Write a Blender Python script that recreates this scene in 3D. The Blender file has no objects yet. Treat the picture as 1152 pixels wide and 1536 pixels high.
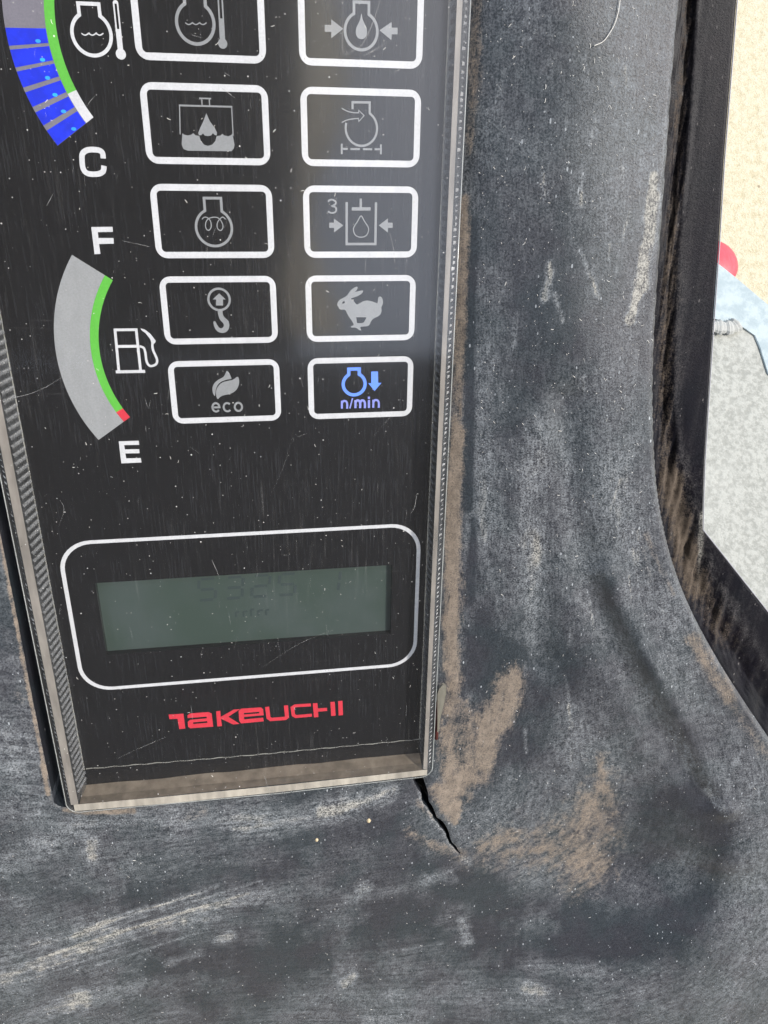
import bpy, math, random
import numpy as np
from mathutils import Matrix, Vector
from mathutils.geometry import tessellate_polygon

random.seed(4); rng = np.random.default_rng(4)
S = bpy.context.scene
COL = S.collection
MM = 0.001

# ------------------------------------------------------------------ camera
# console frame: millimetres, x right, y up the display, z out of the display face
FPX = 1167.5227
RC = np.array([[0.987945491, 0.013573830, 0.154205893],
               [0.050697649, 0.912841326, -0.405154861],
               [-0.146265015, 0.408088794, 0.901149311]])
CC = np.array([20.052631, -31.181520, 171.848466])
TILT = math.radians(35)
MW = Matrix.Translation((0, 0, 1.10)) @ Matrix.Rotation(TILT, 4, 'X')
MWn = np.array(MW)
cam_d = bpy.data.cameras.new('camera'); cam = bpy.data.objects.new('camera', cam_d); COL.objects.link(cam)
cam_d.sensor_fit = 'VERTICAL'; cam_d.sensor_height = 36.0
cam_d.lens = 36.0 * FPX / 1536.0
cam_d.clip_start = 0.01; cam_d.clip_end = 200
rc = Matrix(RC.T.tolist()).to_4x4()
cam.matrix_world = MW @ Matrix.Translation(Vector(CC * MM)) @ rc
S.camera = cam

# ------------------------------------------------------------------ light
w = bpy.data.worlds.new('World'); S.world = w; w.use_nodes = True
nt = w.node_tree
sky = nt.nodes.new('ShaderNodeTexSky'); sky.sky_type = 'NISHITA'; sky.sun_disc = False
bg = nt.nodes['Background']; bg.inputs[1].default_value = 0.13
hz_ = nt.nodes.new('ShaderNodeMix'); hz_.data_type = 'RGBA'; hz_.blend_type = 'ADD'; hz_.inputs[0].default_value = 1.0     # thin even high haze over the whole sky
hz_.inputs[7].default_value = (3.9, 4.1, 4.35, 1); nt.links.new(sky.outputs[0], hz_.inputs[6]); nt.links.new(hz_.outputs[2], bg.inputs[0])
sky.air_density = 1.2; sky.dust_density = 3.0; sky.ozone_density = 1.0
sun_dir = Vector((0.56, -0.16, 0.80)).normalized()          # towards the sun, world
sky.sun_elevation = math.asin(sun_dir.z); sky.sun_rotation = math.atan2(sun_dir.x, sun_dir.y)
sd = bpy.data.lights.new('sun', 'SUN'); sd.energy = 3.2; sd.angle = math.radians(0.5); sd.color = (1, .95, .87)
so = bpy.data.objects.new('sun', sd); COL.objects.link(so)
so.rotation_euler = sun_dir.to_track_quat('Z', 'Y').to_euler(); so.location = (1, -.5, 3)
S.view_settings.view_transform = 'Standard'; S.view_settings.look = 'None'
S.view_settings.gamma = 1; S.view_settings.exposure = 0.5

# ------------------------------------------------------------------ projection helpers
def ray(px, py):
    px = np.asarray(px, float); py = np.asarray(py, float)
    d = np.stack([(px - 576) / FPX, -(py - 768) / FPX, -np.ones_like(px)], -1)
    return d @ RC
def at(px, py, z=0.0):                      # photo point -> console (x, y) at height z, mm
    d = ray(px, py); s = (z - CC[2]) / d[..., 2]
    return (CC + s[..., None] * d)[..., :2]
def pj(x, y, z):                            # console point -> photo pixel
    X = np.stack([np.asarray(x, float) - CC[0], np.asarray(y, float) - CC[1], np.broadcast_to(z, np.shape(x)) - CC[2]], -1)
    c = X @ RC.T
    return 576 + FPX * c[..., 0] / -c[..., 2], 768 - FPX * c[..., 1] / -c[..., 2]
def at_world(px, py, wz):                   # photo point -> world point at height wz (metres)
    d = MWn[:3, :3] @ ray(px, py); o = MWn[:3, :3] @ (CC * MM) + MWn[:3, 3]
    return o + d * (wz - o[2]) / d[2]
def scale_at(px, py, z=0.0):                # photo pixels per mm near that point
    a = at(px, py, z); b = at(px + 10, py, z)
    return 10 / np.hypot(*(b - a))

def vnoise(x, y, seed=0):
    r = np.random.default_rng(seed); T = r.random((256, 256))
    xi = np.floor(x).astype(int); yi = np.floor(y).astype(int); fx = x - xi; fy = y - yi
    fx = fx * fx * (3 - 2 * fx); fy = fy * fy * (3 - 2 * fy)
    g = lambda a, b: T[a % 256, b % 256]
    return (g(xi, yi) * (1 - fx) + g(xi + 1, yi) * fx) * (1 - fy) + (g(xi, yi + 1) * (1 - fx) + g(xi + 1, yi + 1) * fx) * fy
def fbm(x, y, seed=0, n=4):
    s = 0; a = .5
    for i in range(n):
        s = s + a * vnoise(x * 2 ** i + 17 * i, y * 2 ** i + 31 * i, seed + i); a *= .5
    return s / (1 - .5 ** n)
def sstep(a, b, x):
    t = np.clip((x - a) / (b - a), 0, 1); return t * t * (3 - 2 * t)
def seg_dist(P, poly, closed=False):
    P = np.asarray(P); best = np.full(P.shape[0], 1e9); pts = [np.array(p, float) for p in poly]
    n = len(pts)
    for i in range(n if closed else n - 1):
        a = pts[i]; b = pts[(i + 1) % n]; ab = b - a
        t = np.clip(((P - a) @ ab) / (ab @ ab + 1e-12), 0, 1)
        best = np.minimum(best, np.hypot(*(P - a - t[:, None] * ab).T))
    return best
def inside(P, poly):
    x, y = P[:, 0], P[:, 1]; r = np.zeros(len(P), bool); n = len(poly)
    for i in range(n):
        x1, y1 = poly[i]; x2, y2 = poly[(i + 1) % n]
        c = ((y1 > y) != (y2 > y)) & (x < (x2 - x1) * (y - y1) / (y2 - y1 + 1e-12) + x1); r ^= c
    return r
def tps(ctrl, vals, Q, reg=0.0):
    ctrl = np.array(ctrl, float); vals = np.array(vals, float); sc = 100.0
    c = ctrl / sc; q = Q / sc; n = len(c)
    K = lambda r2: 0.5 * r2 * np.log(r2 + 1e-12)
    A = np.zeros((n + 3, n + 3)); A[:n, :n] = K(((c[:, None] - c[None]) ** 2).sum(-1)) + reg * np.eye(n)
    A[:n, n:] = np.c_[np.ones(n), c]; A[n:, :n] = A[:n, n:].T
    wv = np.linalg.solve(A, np.r_[vals, 0, 0, 0]); out = np.empty(len(q))
    for i in range(0, len(q), 40000):
        qq = q[i:i + 40000]
        out[i:i + 40000] = K(((qq[:, None] - c[None]) ** 2).sum(-1)) @ wv[:n] + wv[n] + qq @ wv[n + 1:]
    return out

# ------------------------------------------------------------------ objects
def tag(o, label=None, cat=None, group=None, kind=None):
    for k, v in (('label', label), ('category', cat), ('group', group), ('kind', kind)):
        if v: o[k] = v
    return o
def empty(name, at_mm):
    o = bpy.data.objects.new(name, None); COL.objects.link(o); o.empty_display_size = .01
    o.matrix_world = MW @ Matrix.Translation(Vector(at_mm) * MM); o['off'] = list(at_mm); return o
def mesh(name, V, F, mat, parent=None, off=None, smooth=False, attrs=None):
    """V in console mm; stored in metres relative to the parent's base (or to off)."""
    me = bpy.data.meshes.new(name)
    V = np.asarray(V, float)
    o0 = np.array(list(parent['off']) if parent is not None else (off if off is not None else V.mean(0)), float)
    Vm = (V - o0) * MM
    if isinstance(F, np.ndarray):
        k = F.shape[1]
        me.vertices.add(len(Vm)); me.vertices.foreach_set('co', Vm.astype(np.float32).ravel())
        me.loops.add(F.size); me.loops.foreach_set('vertex_index', F.astype(np.int32).ravel())
        me.polygons.add(len(F)); me.polygons.foreach_set('loop_start', np.arange(0, F.size, k, dtype=np.int32))
        me.update(calc_edges=True); me.validate()
    else:
        me.from_pydata(Vm.tolist(), [], F)
    if smooth: me.polygons.foreach_set('use_smooth', np.ones(len(me.polygons), bool))
    for n, a in (attrs or {}).items():
        at_ = me.attributes.new(n, 'FLOAT', 'POINT'); at_.data.foreach_set('value', np.asarray(a, np.float32))
    me.materials.append(mat)
    o = bpy.data.objects.new(name, me); COL.objects.link(o)
    if parent is not None:
        o.parent = parent; o['off'] = list(parent['off'])
    else:
        o.matrix_world = MW @ Matrix.Translation(Vector(o0) * MM); o['off'] = [float(q) for q in o0]
    me.update()
    return o

class Shape:                                   # flat print with a little thickness, in console mm
    def __init__(s, z0=.02, z1=.07): s.V = []; s.F = []; s.z0 = z0; s.z1 = z1; s.k = 0
    def poly(s, pts, holes=()):
        loops = [[Vector((p[0], p[1], 0)) for p in l] for l in [pts, *holes]]
        tri = tessellate_polygon(loops); z1 = s.z1 + .012 * s.k; s.k += 1
        flat = [p for l in loops for p in l]; b = len(s.V); n = len(flat)
        s.V += [(p.x, p.y, z1) for p in flat] + [(p.x, p.y, s.z0) for p in flat]
        for t in tri:
            a, c, d = (flat[i] for i in t)
            cr = (c.x - a.x) * (d.y - a.y) - (c.y - a.y) * (d.x - a.x)
            if abs(cr) < 1e-9: continue
            s.F.append(tuple(b + i for i in (t if cr > 0 else t[::-1])))
        k = 0
        for l in loops:
            m = len(l)
            for i in range(m): s.F.append((b + k + i, b + k + (i + 1) % m, b + n + k + (i + 1) % m, b + n + k + i))
            k += m
        return s
    def stroke(s, pts, wd, closed=False):
        P = [np.array(p[:2], float) for p in pts]; n = len(P); L = []; R = []
        for i in range(n):
            a = P[(i - 1) % n] if (closed or i > 0) else None; c = P[(i + 1) % n] if (closed or i < n - 1) else None
            d1 = (P[i] - a) if a is not None else (c - P[i]); d2 = (c - P[i]) if c is not None else d1
            d1 = d1 / (np.hypot(*d1) + 1e-12); d2 = d2 / (np.hypot(*d2) + 1e-12)
            n1 = np.array([-d1[1], d1[0]]); n2 = np.array([-d2[1], d2[0]]); m = n1 + n2
            m = m / (np.hypot(*m) + 1e-9); kk = min(1 / max(m @ n1, .4), 1.8)
            L.append(P[i] + m * wd / 2 * kk); R.append(P[i] - m * wd / 2 * kk)
        z1 = s.z1 + .012 * s.k; s.k += 1; b = len(s.V)
        s.V += [(*p, z1) for p in L] + [(*p, z1) for p in R] + [(*p, s.z0) for p in L] + [(*p, s.z0) for p in R]
        for i in range(n if closed else n - 1):
            j = (i + 1) % n
            s.F += [(b + i, b + n + i, b + n + j, b + j), (b + i, b + j, b + 2 * n + j, b + 2 * n + i), (b + n + i, b + 3 * n + i, b + 3 * n + j, b + n + j)]
        if not closed:
            s.F += [(b, b + 2 * n, b + 3 * n, b + n), (b + n - 1, b + 2 * n - 1, b + 4 * n - 1, b + 3 * n - 1)]
        return s
    def build(s, name, mat, parent): return mesh(name, s.V, s.F, mat, parent)
class Z:                                       # traced coordinates: zoom-window units -> console mm
    def __init__(s, ox, oy, k, z=0.0): s.ox, s.oy, s.k, s.z = ox, oy, k, z; s.last = (ox, oy)
    def __call__(s, *pts): return [tuple(at(s.ox + x / s.k, s.oy + y / s.k, s.z)) for x, y in pts]
    def w(s, v, x=0, y=0): return v / s.k / scale_at(s.ox + x / s.k, s.oy + y / s.k, s.z)
def arc(c, r, a0, a1, n=24, ry=None):
    ry = ry or r
    return [(c[0] + r * math.cos(math.radians(a0 + (a1 - a0) * i / n)), c[1] + ry * math.sin(math.radians(a0 + (a1 - a0) * i / n))) for i in range(n + 1)]
def rrect(x0, y0, x1, y1, r, n=6):
    p = []
    for cx, cy, a in ((x1 - r, y1 - r, 0), (x0 + r, y1 - r, 90), (x0 + r, y0 + r, 180), (x1 - r, y0 + r, 270)):
        p += arc((cx, cy), r, a, a + 90, n)
    return p
def smooth_path(pts, n=6, closed=False):
    P = [np.array(p, float) for p in pts]; out = []; N = len(P)
    for i in range(N if closed else N - 1):
        g = (lambda k: P[k % N]) if closed else (lambda k: P[min(max(k, 0), N - 1)])
        p0, p1, p2, p3 = g(i - 1), g(i), g(i + 1), g(i + 2)
        for j in range(n):
            t = j / n
            out.append(tuple(.5 * (2 * p1 + (p2 - p0) * t + (2 * p0 - 5 * p1 + 4 * p2 - p3) * t * t + (3 * p1 - p0 - 3 * p2 + p3) * t ** 3)))
    if not closed: out.append(tuple(P[-1]))
    return out

# ------------------------------------------------------------------ materials
def new_mat(name):
    m = bpy.data.materials.new(name); m.use_nodes = True; t = m.node_tree
    return m, t, t.nodes['Principled BSDF'], t.nodes['Material Output']
class N:
    def __init__(s, t): s.t = t
    def n(s, typ, **kw):
        x = s.t.nodes.new(typ)
        for k, v in kw.items(): setattr(x, k, v)
        return x
    def link(s, a, b): s.t.links.new(a, b)
    def val(s, v, sock):
        if hasattr(v, 'is_output'): s.link(v, sock)
        else: sock.default_value = v
    def math(s, op, a, b=None, c=None, clamp=False):
        x = s.n('ShaderNodeMath', operation=op, use_clamp=clamp); s.val(a, x.inputs[0])
        if b is not None: s.val(b, x.inputs[1])
        if c is not None: s.val(c, x.inputs[2])
        return x.outputs[0]
    def mapr(s, v, a, b, c=0., d=1., smooth=True):
        x = s.n('ShaderNodeMapRange', interpolation_type='SMOOTHSTEP' if smooth else 'LINEAR'); s.val(v, x.inputs[0])
        for i, q in enumerate((a, b, c, d)): s.val(q, x.inputs[i + 1])
        return x.outputs[0]
    def mix(s, f, a, b):
        x = s.n('ShaderNodeMix', data_type='RGBA'); s.val(f, x.inputs[0])
        s.val(a if hasattr(a, 'is_output') else (*a, 1), x.inputs[6]); s.val(b if hasattr(b, 'is_output') else (*b, 1), x.inputs[7]); return x.outputs[2]
    def coord(s, sc=(1, 1, 1), rot=(0, 0, 0)):
        tc = s.n('ShaderNodeTexCoord'); mp = s.n('ShaderNodeMapping'); mp.inputs[3].default_value = sc; mp.inputs[2].default_value = rot
        s.link(tc.outputs['Object'], mp.inputs[0]); return mp.outputs[0]
    def noise(s, v, sc, det=3, rough=.55):
        x = s.n('ShaderNodeTexNoise'); s.link(v, x.inputs['Vector']); x.inputs['Scale'].default_value = sc
        x.inputs['Detail'].default_value = det; x.inputs['Roughness'].default_value = rough; return x.outputs[0]
    def specks(s, v, sc, size, density):        # sparse dots: voronoi cells, only some of them filled
        x = s.n('ShaderNodeTexVoronoi'); s.link(v, x.inputs['Vector']); x.inputs['Scale'].default_value = sc
        sep = s.n('ShaderNodeSeparateColor'); s.link(x.outputs['Color'], sep.inputs[0])
        r = s.math('MULTIPLY', sep.outputs[1], size)
        dot = s.math('LESS_THAN', x.outputs['Distance'], r); g = s.math('LESS_THAN', sep.outputs[0], density)
        return s.math('MULTIPLY', dot, g)
    def attr(s, name):
        x = s.n('ShaderNodeAttribute'); x.attribute_name = name; return x.outputs['Fac']
    def bump(s, h, st, dist, bsdf):
        b = s.n('ShaderNodeBump'); b.inputs['Strength'].default_value = st; b.inputs['Distance'].default_value = dist
        s.link(h, b.inputs['Height']); s.link(b.outputs[0], bsdf.inputs['Normal'])

def flat(name, col, rough=.5, spec=.4, grain=0.0):
    m, t, b, o = new_mat(name); k = N(t)
    if grain:
        n1 = k.noise(k.coord(), 2600, 3); n2 = k.noise(k.coord((1, .3, 1)), 500, 3)
        f = k.mapr(k.math('ADD', k.math('MULTIPLY', n1, .6), k.math('MULTIPLY', n2, .4)), .3, .7, 1 - grain, 1 + grain)
        v = k.n('ShaderNodeVectorMath', operation='SCALE'); v.inputs[0].default_value = col; k.link(f, v.inputs['Scale'])
        k.link(v.outputs[0], b.inputs['Base Color'])
    else: b.inputs['Base Color'].default_value = (*col, 1)
    b.inputs['Roughness'].default_value = rough; b.inputs['Specular IOR Level'].default_value = spec; return m
M_WHITE = flat('white_print', (.50, .51, .53), .5, .3, .10)
M_GREY = flat('unlit_grey_print', (.215, .225, .235), .5, .3, .10)
M_BAND = flat('gauge_grey_print', (.25, .26, .268), .5, .3, .10)
M_GREEN = flat('green_print', (.09, .38, .045), .5, .3, .08)
M_RED = flat('red_print', (.52, .03, .05), .5, .3, .12)
M_BLACK = flat('black_plastic', (.012, .012, .013), .5)
def glow(name, col, base, st):
    m, t, b, o = new_mat(name); k = N(t); b.inputs['Base Color'].default_value = (*base, 1)
    f = k.mapr(k.noise(k.coord(), 300, 2), .3, .7, .8, 1.15)
    b.inputs['Specular IOR Level'].default_value = .08; b.inputs['Emission Color'].default_value = (*col, 1); k.link(k.math('MULTIPLY', f, st), b.inputs['Emission Strength']); b.inputs['Roughness'].default_value = .5; return m
M_SEG = glow('lit_blue_segment', (.006, .034, 1.), (.010, .014, .08), .64)
M_LED = glow('led_spot', (.0, .30, 1.), (.03, .08, .3), 1.0)
M_ICON = glow('lit_blue_print', (.02, .14, .95), (.12, .2, .45), .55)
M_TXT = glow('lit_violet_print', (.08, .12, .8), (.2, .22, .42), .38)

# black face with brushed vertical marks
m, t, b, o = new_mat('display_face'); k = N(t); M_FACE = m
br = k.noise(k.coord((1, .05, 1)), 2200, 4, .7); cl = k.noise(k.coord(), 40, 3)
k.link(k.mix(k.math('MULTIPLY', k.mapr(br, .42, .8), k.mapr(cl, .3, .7, .35, 1.)), (.0075, .0078, .009), (.026, .027, .031)), b.inputs['Base Color'])
b.inputs['Roughness'].default_value = .22; b.inputs['Specular IOR Level'].default_value = .5
# lcd
m, t, b, o = new_mat('lcd_glass'); k = N(t); M_LCD = m
k.link(k.mix(k.mapr(k.noise(k.coord(), 45, 3), .35, .65), (.034, .052, .044), (.046, .063, .060)), b.inputs['Base Color']); b.inputs['Roughness'].default_value = .35
M_DIGIT = flat('lcd_digit', (.031, .045, .046), .4)

def lid_mat(name, haze, rough):
    m, t, b, o = new_mat(name); k = N(t); t.nodes.remove(b)
    tr = k.n('ShaderNodeBsdfTransparent'); gl = k.n('ShaderNodeBsdfGlossy'); gl.inputs['Roughness'].default_value = rough
    di = k.n('ShaderNodeBsdfDiffuse'); fr = k.n('ShaderNodeFresnel'); ge = k.n('ShaderNodeNewGeometry')
    k.link(k.math('SUBTRACT', 1.49, k.math('MULTIPLY', ge.outputs['Backfacing'], 1.49 - 1 / 1.49)), fr.inputs['IOR'])   # a thin slab: same loss from either side
    m1 = k.n('ShaderNodeMixShader'); k.link(k.math('DIVIDE', k.math('MULTIPLY', fr.outputs[0], 2.), k.math('ADD', fr.outputs[0], 1.)), m1.inputs[0]); k.link(tr.outputs[0], m1.inputs[1]); k.link(gl.outputs[0], m1.inputs[2])
    c = k.coord(); di.inputs[0].default_value = (.72, .71, .69, 1)
    s1 = k.specks(c, 420, .07, .5); s2 = k.specks(c, 900, .12, .45); s3 = k.specks(k.coord((1, .35, 1), (0, 0, .5)), 300, .035, .25)
    st = k.mapr(k.noise(k.coord((1, .035, 1), (0, 0, .03)), 1500, 4, .7), .55, .85); cl = k.mapr(k.noise(c, 22, 4), .38, .68)
    st2 = k.mapr(k.noise(k.coord((.05, 1, 1), (0, 0, .6)), 1300, 3, .6), .62, .85)
    f = k.math('MAXIMUM', k.math('MAXIMUM', k.math('MULTIPLY', s1, .6), k.math('MULTIPLY', s2, .35)), k.math('MULTIPLY', s3, .4))
    h = k.math('ADD', haze, k.math('MULTIPLY', k.math('ADD', k.math('MULTIPLY', st, .085), k.math('MULTIPLY', st2, .04)), cl))
    f = k.math('MAXIMUM', f, h, clamp=True)
    m2 = k.n('ShaderNodeMixShader'); k.link(f, m2.inputs[0]); k.link(m1.outputs[0], m2.inputs[1]); k.link(di.outputs[0], m2.inputs[2]); k.link(m2.outputs[0], o.inputs[0])
    return m
M_LID = lid_mat('scratched_acrylic', .009, .085)
def clear(name, col, a, rough, tanmix=0.):
    m, t, b, o = new_mat(name); k = N(t)
    n1 = k.noise(k.coord((1, .25, 1)), 180, 4, .65)
    k.link(k.mix(k.mapr(n1, .3, .7), tuple(c * .72 for c in col), col), b.inputs['Base Color'])
    k.link(k.mapr(k.noise(k.coord((1, .2, 1)), 320, 3), .3, .7, max(a - .15, 0.), min(a + .15, 1.)), b.inputs['Alpha'])
    b.inputs['Roughness'].default_value = rough; b.inputs['Specular IOR Level'].default_value = .6; return m
M_RIM = clear('acrylic_rim', (.33, .305, .275), .75, .2)
M_RIMB = clear('acrylic_rim_front', (.52, .48, .41), .8, .2)
M_WALL = clear('acrylic_wall', (.10, .105, .11), .45, .12)
M_WALLB = clear('acrylic_front_wall_dusty', (.24, .20, .155), .8, .4)
M_KNURL = clear('acrylic_ridge', (.30, .31, .32), .60, .1)
M_EDGE = clear('acrylic_edge', (.50, .52, .50), .6, .12)
M_SEAM = clear('acrylic_seam', (.46, .46, .42), .5, .2)
M_BEAD = clear('acrylic_bead', (.55, .56, .57), .55, .06)

# dusty moulded plastic
def dusty(name, base, dustc, dirtc, bump_=.25, spec=.42):
    m, t, b, o = new_mat(name); k = N(t); c = k.coord()
    dust = k.attr('dust'); dirt = k.attr('dirt'); flow = k.attr('flow'); along = k.attr('along')
    cx = k.n('ShaderNodeCombineXYZ'); k.link(flow, cx.inputs[0]); k.link(along, cx.inputs[1])
    nrm = lambda v, w=.2: k.mapr(v, .5 - w, .5 + w, 0., 1., False)
    st = nrm(k.noise(cx.outputs[0], 1.0, 5, .75)); g = nrm(k.noise(c, 2500, 4, .75), .17); g2 = nrm(k.noise(c, 620, 3, .6), .22); lo = k.noise(c, 60, 4, .6)
    nz = k.math('ADD', k.math('ADD', k.math('MULTIPLY', st, .27), k.math('MULTIPLY', g, .50)), k.math('MULTIPLY', g2, .23))
    dm = k.math('MULTIPLY', k.math('MULTIPLY', dust, 1.15), k.mapr(nz, .24, .92), clamp=True)
    dm = k.math('MINIMUM', dm, .86)
    sp = k.math('MAXIMUM', k.specks(c, 560, .10, .45), k.specks(k.coord((1, .45, 1), (0, 0, -.35)), 800, .17, .40))
    sp2 = k.specks(k.coord((1, .3, 1), (0, 0, .5)), 380, .07, .35)
    sp = k.math('MULTIPLY', k.math('MAXIMUM', sp, sp2), k.mapr(k.noise(c, 30, 2), .30, .6, .35, .95))
    dm = k.math('MAXIMUM', dm, sp)
    nd = k.math('ADD', k.math('ADD', k.math('MULTIPLY', st, .34), k.math('MULTIPLY', g, .36)), k.math('MULTIPLY', g2, .30))
    td = k.math('ADD', k.math('SUBTRACT', k.math('MULTIPLY', dirt, 1.25), .45), k.math('MULTIPLY', k.math('SUBTRACT', nd, .42), 1.7))
    td = k.math('MULTIPLY', k.mapr(td, 0., 1.), k.mapr(dirt, 0., .15)); td = k.math('MULTIPLY', td, .92)
    gm = k.mapr(k.math('ADD', k.math('MULTIPLY', g, .75), k.math('MULTIPLY', st, .25)), .1, .9, .65, 1.4, False)
    bc0 = k.mix(k.mapr(lo, .38, .62), (base[0] * 1.08, base[1] * .97, base[2] * 1.02), (base[0] * .92, base[1] * 1.04, base[2] * 1.04))
    vs = k.n('ShaderNodeVectorMath', operation='SCALE'); k.link(bc0, vs.inputs[0]); k.link(gm, vs.inputs['Scale']); bc = vs.outputs[0]
    col = k.mix(dm, bc, k.mix(k.mapr(dust, .65, 1.1), dustc, (.40, .39, .355)))
    dcol = k.mix(k.math('ADD', k.math('MULTIPLY', g, .5), k.math('MULTIPLY', k.mapr(k.noise(c, 330, 4, .7), .3, .7), .5)), tuple(q * .50 for q in dirtc), tuple(q * 1.1 for q in dirtc))
    col = k.mix(td, col, dcol); k.link(col, b.inputs['Base Color'])
    k.link(k.mapr(k.math('MAXIMUM', dm, td), 0., .7, .40, .88), b.inputs['Roughness']); b.inputs['Specular IOR Level'].default_value = spec
    h = k.math('ADD', k.math('MULTIPLY', g, .6), k.math('MULTIPLY', td, .5)); k.bump(h, bump_, .0003, b); return m
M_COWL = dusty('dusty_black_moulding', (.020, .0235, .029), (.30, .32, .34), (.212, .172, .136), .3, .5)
M_SIDE = dusty('dusty_side_moulding', (.004, .004, .007), (.11, .105, .105), (.115, .092, .072), .2, .16)

# =================================================================== GROUND (structure)
def world_mesh(name, V, F, mat, off=(0, 0, 0), parent=None):
    me = bpy.data.meshes.new(name); me.from_pydata([tuple(np.array(v) - np.array(off)) for v in V], [], F); me.materials.append(mat)
    o = bpy.data.objects.new(name, me); COL.objects.link(o); o.location = off if parent is None else (0, 0, 0)
    if parent is not None: o.parent = parent
    return o
m, t, b, o = new_mat('pale_sand'); k = N(t); c = k.coord()
a = k.noise(c, 70, 4, .6); d = k.noise(c, 9, 3); e = k.noise(c, 260, 3, .7)
mixed = k.math('ADD', k.math('MULTIPLY', a, .55), k.math('MULTIPLY', e, .45))
cc = k.mix(k.mapr(mixed, .36, .60), (.39, .345, .235), (.49, .445, .335)); cc = k.mix(k.mapr(d, .55, .7, 0., .25), cc, (.42, .37, .28))
cc = k.mix(k.math('MULTIPLY', k.specks(c, 34, .16, .10), .8), cc, (.22, .18, .12))
k.link(cc, b.inputs['Base Color']); b.inputs['Roughness'].default_value = .95; b.inputs['Specular IOR Level'].default_value = .1
k.bump(mixed, .6, .012, b)
G = 40.
gr = world_mesh('ground', [(-G, -G, 0), (G, -G, 0), (G, G, 0), (-G, G, 0)], [(0, 1, 2, 3)], m); tag(gr, kind='structure')

# =================================================================== DASHBOARD COWL
STEP = .5
X0, X1, Y0, Y1 = -95., 235., -360., 45.
gx = np.arange(X0, X1 + .01, STEP); gy = np.arange(Y0, Y1 + .01, STEP)
GX, GY = np.meshgrid(gx, gy); P = np.stack([GX.ravel(), GY.ravel()], 1)
HC = [  # photo x, y, height
 (705,0,2),(735,0,5),(830,0,11),(900,0,12.6),(1005,0,13.4), (702,250,2),(730,250,5),(830,250,11),(890,250,12.6),(990,250,13.4),
 (695,500,2),(730,500,5),(820,500,11),(870,500,12.6),(975,500,13.4), (690,750,2),(725,750,4.5),(790,760,8),(850,760,11),(975,760,14),
 (680,1000,2),(740,1000,3.5),(820,1000,6.2),(900,1000,9.5),(970,1000,12.6),(1075,1000,14.2),
 (680,1200,2.4),(760,1200,3),(850,1200,4),(950,1180,5.4),(1040,1200,10.2),(1090,1200,13),(1150,1150,14.5),
 (600,1300,2.6),(700,1300,2.2),(850,1310,.5),(950,1310,1.7),(1040,1300,7.2),(1095,1300,13.2),(1150,1300,14),
 (300,1400,2.2),(600,1400,1.4),(850,1400,2.6),(950,1400,6.6),(1040,1400,11.5),(1150,1400,13.5),
 (0,1536,0),(300,1536,-1),(600,1536,0),(850,1536,6),(950,1536,10),(1100,1536,13),
 (20,900,4.6),(50,1150,4.6),(0,1250,4.4),(150,1300,3.8),(300,1250,3.6),(550,1220,3.0),(0,600,4.6),(0,1400,2.8),(350,700,4),(350,300,4),(350,-200,4),
 (-150,1300,3),(-150,800,4.6),(300,1800,-4),(900,1750,6),(1300,1500,13),(1250,1250,14),(-200,1700,-3),(850,-250,9),(1030,-250,14),(705,-250,2)]
cxy = np.array([at(x, y, z) for x, y, z in HC]); hz = np.array([h[2] for h in HC], float)
H = tps(cxy, hz, P, .002)
def line_mm(pts, z): return [tuple(at(x, y, z)) for x, y in pts]
for pts, zz, wd, amp in (                                     # soft moulded folds
    ([(850,600),(856,760),(885,880),(930,980),(985,1080),(1060,1190)], 10, 4.0, -1.6),
    ([(812,700),(815,850),(808,1000)], 7, 4.2, -.9),
    ([(905,860),(960,980),(1020,1090),(1085,1210)], 11.5, 3.6, 1.3)):
    dd = seg_dist(P, line_mm(pts, zz)); H += amp * np.exp(-(dd / wd) ** 2)
# edge curves
RIM = [(1046,-260),(1030,-90),(1022,0),(1012,110),(1003,240),(992,380),(985,500),(981,600),(983,690),(990,760),(1008,840),(1035,912),(1070,978),(1110,1042),(1152,1105),(1230,1220),(1330,1370),(1480,1600),(1640,1850)]
rim = smooth_path(line_mm(RIM, 13.5), 6)
rimpoly = rim + [(X0 - 50, Y0 - 90), (X0 - 50, Y1 + 90), (rim[0][0], Y1 + 90)]
OPEN = [(-39.6, 120.)] + [(-39.3, -116), (-39.8, -150), (-40.0, -183.5)] + arc((-37.2, -185.6), 2.8, 180, 270, 6) + [(-30., -188.9), (-26., -188.4), (20., -187.6), (59., -187.6)] + [(60.6, -186.), (60.6, 120.)]
CRACK = [(625,1160),(633,1183),(638,1200),(645,1211),(652,1224),(656,1231),(664,1240),(672,1252),(675,1262),(682,1271),(691,1282)]
cw = [2.6, 2.4, 2.0, 1.5, 1.0, 1.35, 1.5, 1.0, .85, .95, .6]
cl_ = line_mm(CRACK, 2.8); cl_ = [np.array(p) for p in cl_]; cl_ = [q for i in range(len(cl_) - 1) for q in (cl_[i], (cl_[i] + cl_[i + 1]) / 2 + rng.normal(0, .22, 2))] + [cl_[-1]]; cw = np.interp(np.arange(len(cl_)) / 2, range(len(cw)), cw) * rng.uniform(.85, 1.2, len(cl_))
L_, R_ = [], []
for i, p in enumerate(cl_):
    d = cl_[min(i + 1, len(cl_) - 1)] - cl_[max(i - 1, 0)]; d /= np.hypot(*d); nrm = np.array([-d[1], d[0]])
    L_.append(p + nrm * cw[i] * .5); R_.append(p - nrm * cw[i] * .5)
crackpoly = [tuple(q) for q in L_] + [tuple(q) for q in R_[::-1]]
d_rim = seg_dist(P, rimpoly, True) * np.where(inside(P, rimpoly), 1, -1)
d_open = seg_dist(P, OPEN, True) * np.where(inside(P, OPEN), -1, 1)
d_crack = seg_dist(P, crackpoly, True) * np.where(inside(P, crackpoly), -1, 1)
sdf = np.minimum(np.minimum(d_rim, d_open), d_crack)
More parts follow.
